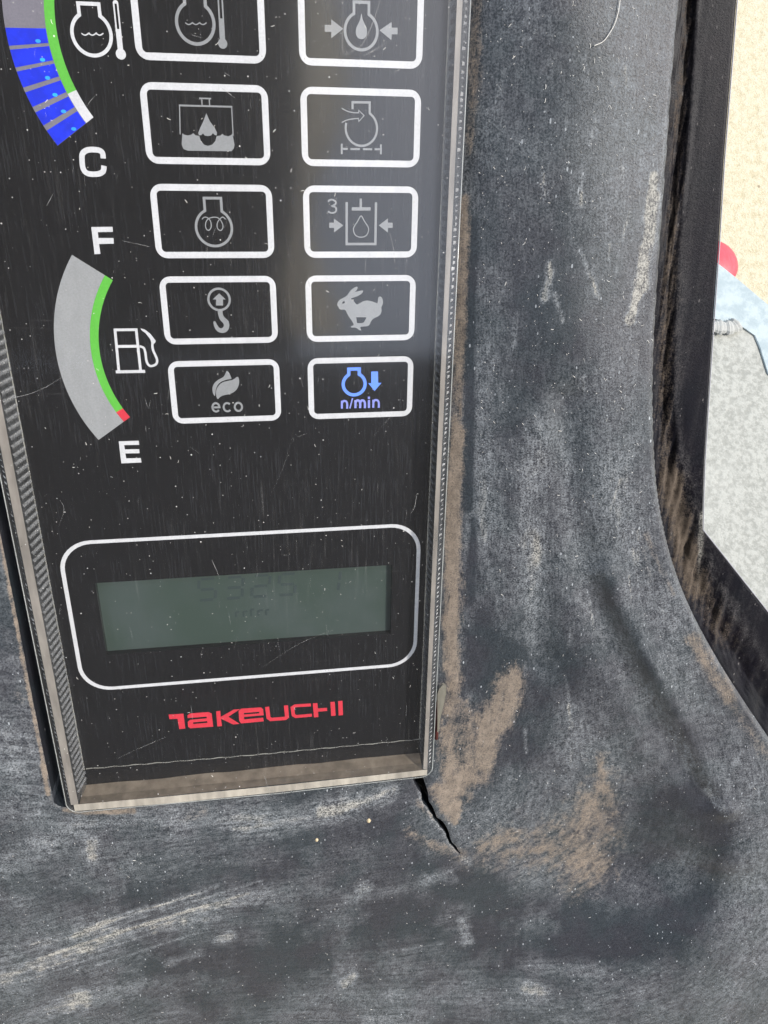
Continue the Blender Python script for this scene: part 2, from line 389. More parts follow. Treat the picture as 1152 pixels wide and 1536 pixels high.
def rnd(d, r): q = np.clip(d, 0, r); return r - np.sqrt(np.maximum(r * r - (r - q) ** 2, 0))
H -= rnd(d_rim, 1.6) + rnd(d_open, 1.0) * .6 + rnd(d_crack, .6) * .6
side = (P[:, 0] - np.interp(-P[:, 1], -np.array([p[1] for p in cl_]), [p[0] for p in cl_]))
H += .35 * np.exp(-(d_crack / 5) ** 2) * (side > 0)           # the torn flap stands a little higher
PXx, PXy = pj(P[:, 0], P[:, 1], H); Q = np.stack([PXx, PXy], 1)

# --- dust and dirt, brushed on as strokes with their own shapes; some paint fold light and shade
nA = fbm(P[:, 0] / 9, P[:, 1] / 14, 3); nB = fbm(P[:, 0] / 2.2, P[:, 1] / 3.2, 9); nC = fbm(P[:, 0] / 25, P[:, 1] / 30, 21)
nS = fbm(P[:, 0] / 1.3, P[:, 1] / 16, 33)
dust = .23 + .45 * (nC - .5) + .40 * (nA - .5) + .15 * (nS - .5)
dirt = np.zeros(len(P))
def brush(pts, wd, amt, arr, soft=1.0, brk=.5):
    dd = seg_dist(Q, pts) + (nB - .5) * wd * brk * 2.2 + (nA - .5) * wd * brk * 1.2
    arr += amt * (1 - sstep(wd * (1 - 1.0 * soft), wd * (1 + .65 * soft), dd))
def fill(poly, amt, arr, edge=8, brk=6):
    dd = seg_dist(Q, poly, True) * np.where(inside(Q, poly), 1, -1) + (nB - .5) * brk * 2
    arr += amt * sstep(-edge * .5, edge, dd)
# broad dust film, with the light on folds and sky-facing rim painted in
fill([(900,-40),(1010,-40),(975,600),(985,760),(1090,1040),(1180,1160),(1190,1600),(1000,1600),(1110,1330),(1090,1190),(950,960),(880,760),(880,400)], .16, dust, 50, 20)
brush([(1120,1180),(1130,1350),(1050,1480),(900,1540)], 60, .16, dust)
brush([(740,420),(735,640),(730,800)], 26, .26, dust); brush([(810,640),(790,760),(800,850),(795,960)], 22, .26, dust)
brush([(722,520),(722,900)], 12, .18, dust); brush([(770,20),(775,200)], 30, .08, dust)
brush([(800,800),(806,840)], 14, .25, dust); brush([(770,690),(830,700)], 30, .2, dust)
brush([(850,640),(850,760),(900,930),(960,1050)], 14, .16, dust)  # light side of the long fold, painted into the dust
brush([(920,700),(935,830)], 26, .15, dust); brush([(870,1090),(880,1130)], 14, .3, dust)
brush([(860,1060),(855,1140)], 10, .3, dust); brush([(935,960),(990,1070),(1040,1150)], 10, .2, dust)
brush([(1060,1185),(1085,1215)], 6, .45, dust, .6)
fill([(730,1170),(860,1120),(950,1150),(980,1330),(900,1370),(700,1300),(690,1250)], .12, dust, 40, 20)
# scuffs
for pts, wd, am in (([(980,262),(972,330),(962,400),(955,440),(945,482)], 8, .9), ([(985,290),(975,380),(968,430)], 7, .7), ([(965,420),(950,470)], 4, .7),
    ([(826,395),(824,420),(818,448)], 6, .75), ([(815,260),(818,295)], 4, .5), ([(832,440),(845,482)], 3, .6), ([(870,375),(885,415),(900,450)], 3, .6), ([(872,290),(874,310)], 3, .5),
    ([(895,180),(885,215)], 5, .35), ([(930,255),(925,300)], 10, .25), ([(775,470),(770,520)], 4, .35)):
    brush(pts, wd, am, dust, .7, .7)
for pts, wd, am in (([(0,1468),(90,1432),(180,1402),(300,1368),(400,1338)], 11, .34), ([(0,1440),(110,1408),(190,1388)], 6, .3), ([(0,1480),(60,1460)], 10, .25), ([(230,1395),(330,1375)], 6, .3), ([(250,1445),(300,1430)], 6, .4),
    ([(0,1300),(60,1270),(150,1230),(300,1225),(420,1232),(520,1205),(580,1185)], 20, .3), ([(480,1222),(540,1205),(590,1190)], 11, .5), ([(350,1245),(460,1232)], 9, .3),
    ([(135,1265),(138,1285)], 13, .5), ([(330,1408),(345,1405)], 9, .6), ([(110,1502),(125,1496)], 12, .35), ([(20,1530),(160,1490),(300,1470)], 16, .3),
    ([(540,1332),(550,1330)], 9, .5), ([(695,1385),(700,1410)], 9, .6), ([(515,1475),(530,1465)], 8, .55), ([(640,1320),(680,1320)], 10, .3), ([(800,1450),(900,1455)], 14, .25), ([(790,1480),(810,1490)], 12, .4),
    ([(520,1350),(620,1330),(700,1290)], 8, .25), ([(0,1205),(50,1215)], 24, .25), ([(10,1100),(30,1180)], 16, .2), ([(560,1530),(700,1490),(820,1510)], 30, .18), ([(200,1340),(450,1300)], 24, -.2), ([(250,1460),(600,1400),(900,1420)], 34, -.22), ([(640,1310),(850,1370),(960,1400)], 24, -.15)):
    brush(pts, wd, am, dust, .9, .6)
for k_ in range(16):
    o_ = rng.uniform(-34, 34); a_ = rng.uniform(0, 160); l_ = rng.uniform(90, 260); f_ = lambda x: 1466 - .345 * x + .00006 * x * x + o_
    brush([(a_ + l_ * q_, f_(a_ + l_ * q_)) for q_ in (0, .25, .5, .75, 1)], rng.uniform(1.4, 3.0), rng.uniform(.18, .42), dust, .9, .35)
for k_ in range(26):
    x_ = rng.uniform(730, 960); y_ = rng.uniform(60, 1100); l_ = rng.uniform(15, 60); sl = rng.normal(.03, .12)
    brush([(x_, y_), (x_ + sl * l_, y_ + l_)], rng.uniform(1.5, 3), rng.uniform(.2, .5), dust, .9, .4)
brush([(720,960),(735,1020),(770,985)], 20, -.5, dust); brush([(715,860),(735,960)], 18, -.2, dust); brush([(1040,1190),(1085,1260),(1060,1350),(980,1410)], 24, -.26, dust, 1.2); brush([(905,880),(960,990),(1040,1110)], 12, -.2, dust)  # dust thinned along fold and basin wall, painting their shaded sides
brush([(830,890),(850,1040)], 14, -.15, dust)  # shaded side of the second fold, painted as thinner dust
# gutter strip right of the display: brown dirt by the lid, a painted line for the shaded gutter wall, then film
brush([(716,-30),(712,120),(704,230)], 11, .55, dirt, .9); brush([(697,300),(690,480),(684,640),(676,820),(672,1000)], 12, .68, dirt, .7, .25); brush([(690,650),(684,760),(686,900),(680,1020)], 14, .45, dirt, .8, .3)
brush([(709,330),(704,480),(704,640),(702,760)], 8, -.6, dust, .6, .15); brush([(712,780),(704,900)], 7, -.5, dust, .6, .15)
fill([(655,1180),(655,1020),(690,1010),(715,1060),(745,1010),(775,995),(792,1015),(783,1060),(752,1110),(742,1150),(715,1190),(690,1230),(672,1240)], .78, dirt, 24, 9)
brush([(768,1010),(770,1050),(745,1100)], 20, .3, dirt, 1.); brush([(735,1130),(728,1170)], 14, .3, dirt, 1.); brush([(700,1060),(690,1120)], 22, -.22, dirt, 1.)
fill([(640,1180),(700,1160),(690,1240),(665,1240)], .5, dirt, 8, 8)
brush([(655,1270),(690,1282)], 12, .5, dirt); brush([(615,1250),(640,1262)], 10, .45, dirt, 1); brush([(628,1205),(650,1225)], 7, .45, dirt)
fill([(690,1300),(730,1245),(800,1230),(860,1180),(905,1130),(925,1160),(935,1240),(925,1320),(870,1340),(790,1310)], .66, dirt, 64, 30)
brush([(880,1200),(900,1190),(925,1250)], 22, .2, dirt); brush([(890,1300),(860,1330)], 26, .28, dirt); brush([(720,1270),(760,1250)], 12, .3, dirt); brush([(900,1130),(905,1180)], 10, .3, dirt)
brush([(1040,960),(1062,1000),(1090,1040)], 15, .75, dirt, .9, .4); brush([(1100,1060),(1150,1130)], 13, .4, dirt); brush([(968,800),(990,850),(1010,890)], 6, .45, dirt, .8); brush([(962,810),(975,870)], 6, .3, dirt)
brush([(95,1214),(130,1219),(200,1216)], 5, .8, dirt, .7); brush([(280,1225),(305,1218)], 10, .4, dirt); brush([(60,1150),(78,1205)], 4, .3, dirt); brush([(140,1272),(142,1290)], 8, .3, dirt)
brush([(-20,700),(9,850),(37,1000),(66,1150),(72,1190)], 4.5, .8, dirt, .7, .3); brush([(629,1190),(648,1226),(668,1254),(688,1284),(705,1296)], 4, .45, dust, .8, .6); brush([(25,1040),(30,1050)], 8, .35, dirt)
dust = np.clip(dust, 0, 1.2); dirt = np.clip(dirt, 0, 1)
# --- wiping direction: level lines of 'flow' are the streaks
FL = [(760,0,0),(760,700,0),(760,1000,0),(735,1150,0),(690,1265,0),(550,1300,0),(300,1335,0),(0,1420,0),(880,0,1),(880,700,1),(905,950,1),(930,1150,1),(895,1300,1),(700,1380,1),(300,1430,1),(0,1510,1),
      (990,0,2),(990,700,2),(1045,950,2),(1090,1200,2),(1055,1380,2),(900,1490,2),(500,1535,2),(700,0,-.5),(690,1000,-.5),(650,1200,-.5),(400,1260,-.5),(0,1330,-.5),(30,1100,-1),(200,1235,-.8)]
fl = tps([at(x, y, 5) for x, y, _ in FL], [v for *_, v in FL], P, .01)
flow = fl * 42
nF = fbm(fl * 14 + 40, (P[:, 1] * .13 + P[:, 0] * .05) + 60, 61); nG = fbm(fl * 36 + 40, (P[:, 1] * .2 + P[:, 0] * .1) + 60, 71)
dust = np.clip(dust * (.62 + .5 * nF + .5 * nG) + .12 * (nF - .5), .05, 1.2); dirt = np.clip(dirt * (.25 + .6 * nF + .6 * nG + .45 * nB), 0, 1)
H += dirt * (nB - .35) * .55                                  # caked dirt stands up from the moulding
along = (P[:, 1] * .20 + P[:, 0] * .10)

nx, ny = len(gx), len(gy); idx = np.arange(nx * ny).reshape(ny, nx)
q = np.stack([idx[:-1, :-1], idx[:-1, 1:], idx[1:, 1:], idx[1:, :-1]], -1).reshape(-1, 4)
tri = np.concatenate([q[:, [0, 1, 2]], q[:, [0, 2, 3]]]); pos = sdf[tri] > 0; cnt = pos.sum(1)
keep = tri[cnt == 3]; mixed_ = tri[(cnt > 0) & (cnt < 3)]
D = np.c_[P, H, dust, dirt, flow, along]; extra = []; cache = {}; newt = []
def cut(i, j):
    key = (min(i, j), max(i, j))
    if key not in cache:
        tt = sdf[i] / (sdf[i] - sdf[j]); cache[key] = len(D) + len(extra); extra.append(D[i] * (1 - tt) + D[j] * tt)
    return cache[key]
for a, b_, c_ in mixed_.tolist():
    v = [a, b_, c_]; out = []
    for i in range(3):
        p, n_ = v[i], v[(i + 1) % 3]
        if sdf[p] > 0: out.append(p)
        if (sdf[p] > 0) != (sdf[n_] > 0): out.append(cut(p, n_))
    newt.append((out[0], out[1], out[2]))
    if len(out) == 4: newt.append((out[0], out[2], out[3]))
T = np.concatenate([keep, np.array(newt)]); D = np.concatenate([D, np.array(extra)])
use = np.unique(T); remap = np.full(len(D), -1); remap[use] = np.arange(len(use)); T = remap[T]; D = D[use]
ed = np.concatenate([T[:, [0, 1]], T[:, [1, 2]], T[:, [2, 0]]]); es = np.sort(ed, 1)
u, inv, ct = np.unique(es, axis=0, return_inverse=True, return_counts=True); be = ed[ct[inv.ravel()] == 1]
bv = np.unique(be); base = len(D); m2 = np.full(len(D), -1); m2[bv] = base + np.arange(len(bv))
skirt = D[bv].copy(); skirt[:, 3] = 0; skirt[:, 4] = 0; top_ = skirt.copy(); skirt[:, 2] -= 9
D = np.concatenate([D, skirt, top_]); m3 = np.where(m2 >= 0, m2 + len(bv), -1)
T = np.concatenate([T, np.stack([m3[be[:, 0]], m2[be[:, 0]], m2[be[:, 1]]], 1), np.stack([m3[be[:, 0]], m2[be[:, 1]], m3[be[:, 1]]], 1)])
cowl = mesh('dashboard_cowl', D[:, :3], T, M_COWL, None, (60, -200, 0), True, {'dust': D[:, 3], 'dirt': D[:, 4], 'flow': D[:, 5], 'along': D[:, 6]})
tag(cowl, 'dusty black moulded plastic dashboard shell with a crack below the display corner', 'dashboard')
# closed underside so that the gap and the crack open onto a dark cavity
bxs = [(-93, -355), (150, -355), (96, -190), (88, -60), (90, 43), (-93, 43)]
mesh('cavity_floor', [(x, y, -24.) for x, y in bxs], [tuple(range(6))], M_BLACK, cowl)

# =================================================================== MONITOR
mon = empty('display_monitor', (13., -90., 0.))
tag(mon, 'black machine display monitor under a scratched clear acrylic cover', 'monitor')
XL, XR, YB, YT = -32.2, 59.15, -180.2, 60.
lx0, lx1, ly0, ly1 = -21.9, 50.3, -144.3, -123.8
# face: four strips round the lcd window, one mesh
yb2 = -186.
xs = [-33.4, lx0, lx1, 59.6]; ys = [yb2, ly0, ly1, YT + 1]
V = [(x, y, 0.) for y in ys for x in xs]; F = [(r * 4 + c, r * 4 + c + 1, r * 4 + c + 5, r * 4 + c + 4) for r in range(3) for c in range(3) if (r, c) != (1, 1)]
wv = len(V); V += [(lx0, ly0, -1.9), (lx1, ly0, -1.9), (lx1, ly1, -1.9), (lx0, ly1, -1.9)]; ring = [5, 6, 10, 9]
F += [(ring[i], wv + i, wv + (i + 1) % 4, ring[(i + 1) % 4]) for i in range(4)]
face = mesh('face_plate', V, F, M_FACE, mon)
hb = [(-34., -186.5), (60., -186.5), (60., 61.), (-34., 61.)]
mesh('housing', [(x, y, z) for z in (-.6, -20.) for x, y in hb], [(0, 4, 5, 1), (1, 5, 6, 2), (2, 6, 7, 3), (3, 7, 4, 0), (4, 7, 6, 5)], M_BLACK, mon)
scr = mesh('lcd_screen', [(lx0 - .5, ly0 - .5, -1.7), (lx1 + .5, ly0 - .5, -1.7), (lx1 + .5, ly1 + .5, -1.7), (lx0 - .5, ly1 + .5, -1.7)], [(0, 1, 2, 3)], M_LCD, mon)
# faint seven-segment digits, close to the screen colour
SEG = {'3': 'abgcd', '2': 'abged', '5': 'afgcd', '4': 'fgbc', '1': 'bc', '9': 'abfgcd'}
def digit(ch, x, y, wd, h, name='digit', th=.7):
    s = Shape(-1.68, -1.65); sk = .12
    p = lambda u, v: (x + u * wd + v * h * sk, y + v * h)
    E_ = {'a': ((.12, 1), (.88, 1)), 'b': ((1, .94), (1, .56)), 'c': ((1, .44), (1, .06)), 'd': ((.12, 0), (.88, 0)), 'e': ((0, .44), (0, .06)), 'f': ((0, .94), (0, .56)), 'g': ((.12, .5), (.88, .5))}
    for c in SEG[ch]: s.stroke([p(*E_[c][0]), p(*E_[c][1])], th)
    return s.build(name, M_DIGIT, scr)
for i, ch in enumerate('5325'): digit(ch, 1.5 + i * 6.6, -131.4, 4.2, 6.0)
digit('1', 33.6, -131.4, 3.0, 6.0)
s = Shape(-1.68, -1.65)
for i, (h, wd) in enumerate(((1.5, .8), (1.5, 1.0), (1.9, .8), (1.5, 1.1), (1.5, .8))): s.stroke([(10.5 + i * 1.9, -137), (10.5 + i * 1.9, -137 + h)], .45).stroke([(10.5 + i * 1.9, -137 + h), (10.5 + i * 1.9 + wd, -137 + h)], .4)
s.build('unit_text', M_DIGIT, scr)
# white outline round the lcd
Shape().poly(rrect(-29.2, -154.9, 57.4, -112.4, 7.6, 10), [rrect(-28.25, -154.0, 56.45, -113.3, 6.8, 10)[::-1]]).build('screen_outline', M_WHITE, mon)

# ---- indicator windows
FR = {}
def frame(c, r):
    x0 = 0. if c == 'L' else 30.22; y1 = -(r - 1) * 17.676
    s = Shape().poly(rrect(x0, y1 - 14.07, x0 + 23.97, y1, 2.3), [rrect(x0 + 1.24, y1 - 14.07 + 1.24, x0 + 23.97 - 1.24, y1 - 1.24, .8)[::-1]])
    FR[c, r] = s.build('indicator_frame', M_WHITE, mon)
for r in range(1, 6): frame('L', r); frame('R', r)
def sym(shape, parent, label, mat=M_GREY, name='symbol'):
    o = shape.build(name, mat, parent); o['label'] = label; return o
def engine(s, z, c, r, sw, neck, closed=True):
    """engine outline: circle with a square neck; c, neck in zoom units"""
    cc = z(c)[0]; R = z.w(r, *c); w_ = z.w(sw, *c); (nlx, nly), (nrx, nry) = z(*neck)
    top = max(nly, nry) - w_ / 2; a0 = nlx + w_ / 2 - cc[0]; a1 = nrx - w_ / 2 - cc[0]
    yl = math.sqrt(max(R * R - a0 * a0, .01)); yr = math.sqrt(max(R * R - a1 * a1, .01))
    A0 = math.degrees(math.atan2(yl, a0)); A1 = math.degrees(math.atan2(yr, a1))
    path = [(cc[0] + a0, top), (cc[0] + a1, top)] + arc(cc, R, A1, A0 - 360, 48)
    s.stroke(path, w_, True); return s
def drop(c, r, h):
    return [(c[0], c[1] + h)] + [(c[0] + r * math.sin(t), c[1] + r * math.cos(t) * (1 if t > 1.57 else .9)) for t in np.linspace(1.05, 5.23, 22)]
def wave(s, z, x0, x1, y, sw):
    n = 3; pts = []
    for i in range(n):
        for j in range(7): u = j / 6; pts.append((x0 + (x1 - x0) * (i + u) / n, y + (x1 - x0) * .09 * math.sin(math.pi * u) - (x1 - x0) * .04))
    s.stroke(z(*pts), z.w(sw))
def thermo(s, z, top, bulb, tw, br, slot):
    (tx, ty), (bx, by) = z(top, bulb); w_ = z.w(tw); R = z.w(br); sy = z(slot)[0][1]; f = lambda y: tx + (bx - tx) * (ty - y) / (ty - by)
    yb = by + R * .8
    out = [(f(yb) - w_ / 2, yb), (f(ty) - w_ / 2, ty - w_ / 2)] + arc((f(ty), ty - w_ / 2), w_ / 2, 180, 0, 8)[1:-1] + [(f(ty) + w_ / 2, ty - w_ / 2), (f(yb) + w_ / 2, yb)]
    hole = [(f(ty) - w_ * .22, ty - w_ * .6), (f(ty) + w_ * .22, ty - w_ * .6), (f(sy) + w_ * .22, sy), (f(sy) - w_ * .22, sy)]
    s.poly(out, [hole]); s.poly(arc((bx, by), R, 0, 350, 20))
# coolant gauge mark (white, beside the gauge)
z = Z(0, 0, 5.236); s = Shape(); engine(s, z, (720, 268), 152, 27, ((597, 15), (787, 18))); wave(s, z, 640, 812, 268, 9); thermo(s, z, (905, 0), (950, 425), 44, 42, (925, 228)); sym(s, mon, 'white coolant thermometer mark beside the upper gauge', M_WHITE, 'gauge_symbol')
z = Z(200, 0, 5.236); s = Shape(); engine(s, z, (487, 180), 146, 25, ((382, -85), (570, -82))); wave(s, z, 408, 575, 185, 8); thermo(s, z, (678, -80), (702, 342), 44, 38, (690, 145)); sym(s, FR['L', 1], 'grey coolant temperature symbol')
z = Z(440, 0, 5.486); s = Shape(); engine(s, z, (558, 256), 133, 22, ((487, 4), (633, 8)))
s.poly(smooth_path(z((560, 112), (572, 165), (600, 225), (605, 275), (590, 310), (560, 323), (530, 310), (514, 275), (520, 225), (548, 165)), 4, True))
s.poly(z((258, 205), (312, 205), (312, 160), (410, 237), (312, 315), (312, 262), (258, 262))[::-1]); s.poly(z((708, 250), (808, 182), (810, 228), (857, 228), (857, 283), (810, 283), (806, 330))[::-1]); sym(s, FR['R', 1], 'grey engine oil pressure symbol')
z = Z(200, 110, 5.236); s = Shape()
s.poly(z((385, 470), (400, 482), (430, 488), (455, 482), (470, 470), (490, 487), (518, 492), (530, 530), (555, 560), (585, 570), (620, 560), (645, 530), (655, 492), (680, 490), (700, 475), (715, 488), (745, 494), (770, 485), (778, 470), (795, 560), (790, 590), (770, 612), (430, 608), (395, 595), (380, 560))[::-1])
s.poly(z((573, 312), (600, 375), (640, 430), (657, 465), (655, 488), (640, 485), (625, 470), (610, 488), (585, 493), (560, 488), (547, 472), (535, 485), (515, 487), (510, 465), (525, 430), (553, 370))[::-1])
s.stroke(z((368, 480), (363, 252)), z.w(9)); s.stroke(z((772, 262), (784, 490)), z.w(9)); s.stroke(z((358, 252), (777, 263)), z.w(13)); s.stroke(z((518, 196), (611, 199)), z.w(11)); s.stroke(z((537, 200), (540, 248)), z.w(9)); s.stroke(z((596, 200), (600, 252)), z.w(9))
sym(s, FR['L', 2], 'grey fuel water separator symbol with a drop')
z = Z(440, 120, 5.486); s = Shape(); cc = z((560, 398))[0]; R = z.w(129, 560, 398)
s.stroke(z((487, 240), (487, 183), (628, 185), (628, 272)) + arc(cc, R, 57, -197, 40), z.w(18))
s.stroke(smooth_path(z((398, 232), (440, 255), (490, 268), (538, 270)), 5) + z((538, 250), (582, 293), (538, 342), (535, 318)) + smooth_path(z((535, 316), (490, 320), (440, 330), (398, 350)), 5), z.w(8))
for a_, b_ in (((398, 525), (398, 610)), ((720, 530), (720, 612)), ((407, 567), (447, 567)), ((470, 568), (547, 569)), ((572, 569), (648, 570)), ((668, 570), (711, 570))): s.stroke(z(a_, b_), z.w(16))
sym(s, FR['R', 2], 'grey air filter symbol with a dashed line')
z = Z(220, 265, 5.76); s = Shape(); engine(s, z, (582, 440), 154, 22, ((483, 173), (652, 176)))
s.stroke(smooth_path(z((478, 368), (495, 352), (520, 352), (550, 380), (558, 430), (540, 462), (518, 455), (508, 420), (518, 380), (545, 358), (580, 350), (615, 355), (645, 385), (660, 430), (645, 462), (622, 458), (608, 430), (615, 390), (640, 358), (660, 350), (682, 368)), 4), z.w(9)); sym(s, FR['L', 3], 'grey engine preheat symbol with a coil')
z = Z(445, 270, 5.908); s = Shape(); s.stroke(z((443, 195), (443, 567), (697, 567), (703, 198)), z.w(22)); s.stroke(z((488, 256), (655, 256)), z.w(28)); s.stroke(z((568, 165), (568, 243)), z.w(22))
s.stroke(smooth_path(z((570, 318), (600, 365), (630, 412), (637, 445), (618, 490), (570, 507), (522, 490), (503, 445), (510, 412), (540, 365)), 4, True), z.w(9), True)
s.poly(z((288, 378), (330, 378), (330, 342), (413, 402), (330, 465), (332, 424), (288, 424))[::-1]); s.poly(z((727, 402), (808, 340), (808, 378), (850, 378), (850, 424), (808, 424), (808, 466))[::-1])
sym(s, FR['R', 3], 'grey hydraulic cylinder pressure symbol')
s = Shape(); s.stroke(smooth_path(z((278, 192), (292, 178), (318, 175), (345, 192), (342, 215), (314, 230)), 4) + smooth_path(z((316, 232), (345, 242), (350, 268), (335, 288), (300, 290), (277, 276)), 4), z.w(15)); sym(s, FR['R', 3], 'grey figure three', M_GREY, 'numeral')
z = Z(230, 400, 5.76); s = Shape(); cc = z((568, 283))[0]; s.stroke(arc(cc, z.w(92, 568, 283), 0, 352.5, 47), z.w(20), True); s.poly(z((568, 230), (625, 283), (602, 283), (602, 335), (542, 335), (542, 283), (513, 283))[::-1])
s.poly(smooth_path(z((557, 378), (595, 378), (600, 410), (615, 438), (645, 465), (657, 500), (650, 540), (625, 565), (595, 572), (560, 562), (535, 535), (522, 500), (520, 475), (535, 472), (550, 500), (570, 527), (592, 530), (608, 515), (605, 490), (580, 462), (565, 430)), 3, True)[::-1]); sym(s, FR['L', 4], 'grey lifting hook symbol with an arrow')
z = Z(440, 400, 5.76); s = Shape()
s.poly(smooth_path(z((380, 325), (388, 300), (410, 280), (440, 265), (468, 245), (490, 210), (520, 185), (550, 172), (555, 185), (545, 205), (530, 218), (560, 212), (600, 205), (598, 222), (575, 243), (540, 260), (497, 275), (520, 295), (545, 325), (570, 318), (600, 300), (640, 292), (690, 303), (725, 315), (730, 285), (738, 262), (755, 258), (770, 280), (775, 315), (760, 350), (762, 385), (745, 420), (715, 437), (690, 450), (672, 470), (655, 505), (630, 515), (585, 518), (578, 530), (588, 550), (565, 545), (540, 527), (500, 525), (497, 515), (515, 508), (520, 495), (500, 460), (475, 425), (455, 385), (440, 370), (410, 372), (392, 358), (392, 348), (382, 340)), 2, True)[::-1],
       [z((543, 437), (632, 437), (610, 480), (590, 488), (550, 488)), z((422, 320), (424, 303), (440, 297), (446, 308), (438, 318))]); sym(s, FR['R', 4], 'grey running hare symbol')
z = Z(240, 530, 6.063); s = Shape()
s.poly(smooth_path(z((607, 158), (630, 180), (645, 215), (648, 232), (610, 238), (560, 256), (525, 288), (508, 330), (503, 370), (497, 388), (480, 355), (478, 310), (495, 270), (530, 240), (575, 215), (595, 185)), 3, True)[::-1]); s.poly(smooth_path(z((707, 212), (720, 250), (715, 290), (695, 330), (660, 358), (620, 372), (575, 382), (545, 398), (525, 415), (512, 385), (510, 345), (528, 300), (565, 265), (615, 250), (665, 238)), 3, True)[::-1]); sym(s, FR['L', 5], 'grey pair of leaves symbol')
def e_(z, c, r, ry, sw):
    p = z(c)[0]; R = z.w(r, *c); Ry = z.w(ry, *c) * 1.12; a = arc(p, R, 0, 320, 24, Ry); return [(p[0] - R, p[1])] + a, z.w(sw)
s = Shape(); p, w_ = e_(z, (509, 491), 32, 36, 19); s.stroke(p, w_)
p = z((612, 489))[0]; R = z.w(33, 612, 489); s.stroke(arc(p, R, 42, 318, 22, R * 1.2), w_); p = z((713, 486))[0]; s.stroke(arc(p, R * 1.0, 0, 345, 23, R * 1.2), w_, True); sym(s, FR['L', 5], 'grey lowercase word eco', M_GREY, 'lettering')
z = Z(450, 525, 6.4); s = Shape(); engine(s, z, (520, 327), 105, 31, ((452, 168), (584, 166))); s.poly(z((683, 207), (748, 205), (750, 315), (782, 315), (715, 392), (655, 318), (683, 318))[::-1]); sym(s, FR['R', 5], 'lit blue engine speed symbol with down arrow', M_ICON)
s = Shape()
def nn(x, wd, yb, h, sw, hump=1):
    s.stroke(z((x, yb), (x, yb - h)), z.w(sw)); step = wd / hump
    for i in range(hump):
        x0 = x + step * i; s.stroke(smooth_path(z((x0 + 2, yb - h * .72), (x0 + step * .3, yb - h * .96), (x0 + step * .75, yb - h * .93), (x0 + step, yb - h * .65), (x0 + step, yb)), 4), z.w(sw))
nn(402, 50, 562, 76, 20); s.stroke(z((478, 560), (504, 462)), z.w(13)); nn(532, 90, 557, 76, 22, 2); s.stroke(z((661, 555), (661, 480)), z.w(22)); s.stroke(z((661, 468), (661, 448)), z.w(22)); nn(703, 52, 553, 76, 20)
sym(s, FR['R', 5], 'lit violet text n/min', M_TXT, 'lettering')

# ---- gauges
def circ(px):
    p = np.array([at(x, y) for x, y in px]); A = np.c_[2 * p, np.ones(len(p))]; x = np.linalg.lstsq(A, (p ** 2).sum(1), rcond=None)[0]
    return x[:2], math.sqrt(x[2] + x[0] ** 2 + x[1] ** 2)
fo = [(106.9,383),(92.1,422.4),(82.6,458.9),(81.2,486.7),(83.1,520),(92.2,565),(106,599.8),(123.4,627.6),(147.2,658.8)]
fm = [(155,412.9),(141.6,445),(135.5,476),(135,505.8),(139.9,540.8),(149.4,572),(174.6,616.3),(185,632.8)]
fi = [(169,419),(154.6,453.7),(149.4,486.7),(148.5,518),(154.7,549.4),(166.8,582.4),(183.6,611.6),(195.1,626.7)]
c0, r0 = circ(fo); ci, ri = circ(fi); _, rm = circ(fm); 
def ang(px, c): p = at(*px); return math.degrees(math.atan2(p[1] - c[1], p[0] - c[0])) % 360
def annulus(c, ra, rb, a0, a1, n=30): return arc(c, ra, a0, a1, n) + arc(c, rb, a1, a0, n)
fa0 = (ang((106.9, 383), c0) + ang((169, 419), c0)) / 2; fa1 = (ang((147.2, 658.8), c0) + ang((195.1, 626.7), c0)) / 2; far = ang((184, 612.5), c0)
ri0 = np.mean([np.hypot(*(at(*p) - c0)) for p in fi]); rm0 = np.mean([np.hypot(*(at(*p) - c0)) for p in fm])
fg = Shape().poly(annulus(c0, r0, rm0 - .03, fa0, fa1)).build('fuel_gauge', M_BAND, mon); fg['label'] = 'unlit grey curved gauge between F and E'
Shape().poly(annulus(c0, rm0 - .05, ri0, fa0, far)).build('green_band', M_GREEN, fg); Shape().poly(annulus(c0, rm0 - .05, ri0, far, fa1, 6)).build('red_band', M_RED, fg)
z = Z(0, 0, 5.236)
to = z((10, 0), (40, 213), (72, 352), (120, 518), (180, 683), (248, 830), (340, 978), (440, 1138))
A = np.c_[2 * np.array(to), np.ones(len(to))]; x_ = np.linalg.lstsq(A, (np.array(to) ** 2).sum(1), rcond=None)[0]
c1 = np.array([c0[0], (to[-1][1] + math.sqrt(max(r0 ** 2 - (to[-1][0] - c0[0]) ** 2, 0)))])
rt = np.mean([np.hypot(*(np.array(p) - c1)) for p in to])
if abs(rt - r0) > 1.2: c1 = x_[:2]; rt = math.sqrt(x_[2] + c1 @ c1)
an = lambda p: math.degrees(math.atan2(p[1] - c1[1], p[0] - c1[0])) % 360
rad = lambda p: float(np.hypot(p[0] - c1[0], p[1] - c1[1]))
ti = z((437, 2), (445, 200), (490, 430), (545, 600), (597, 712), (733, 935)); tm = z((345, 2), (360, 190), (400, 370), (430, 500), (480, 640), (522, 738), (668, 970))
rti = np.mean([rad(p) for p in ti]); rtm = np.mean([rad(p) for p in tm])
aend = (an(to[-1]) + an(ti[-1])) / 2; aw = (an(tm[5]) + an(ti[4])) / 2
M_BANDD = flat('gauge_glow_tint_print', (.15, .145, .175), .5, .3, .1)  # darker grey print with the lilac LED glow put into its colour
tg = Shape(.02, .06).poly(annulus(c1, rt, rtm - .03, 130, aend, 40)).build('temperature_gauge', M_BANDD, mon); tg['label'] = 'grey curved gauge with six lit blue segments above C'
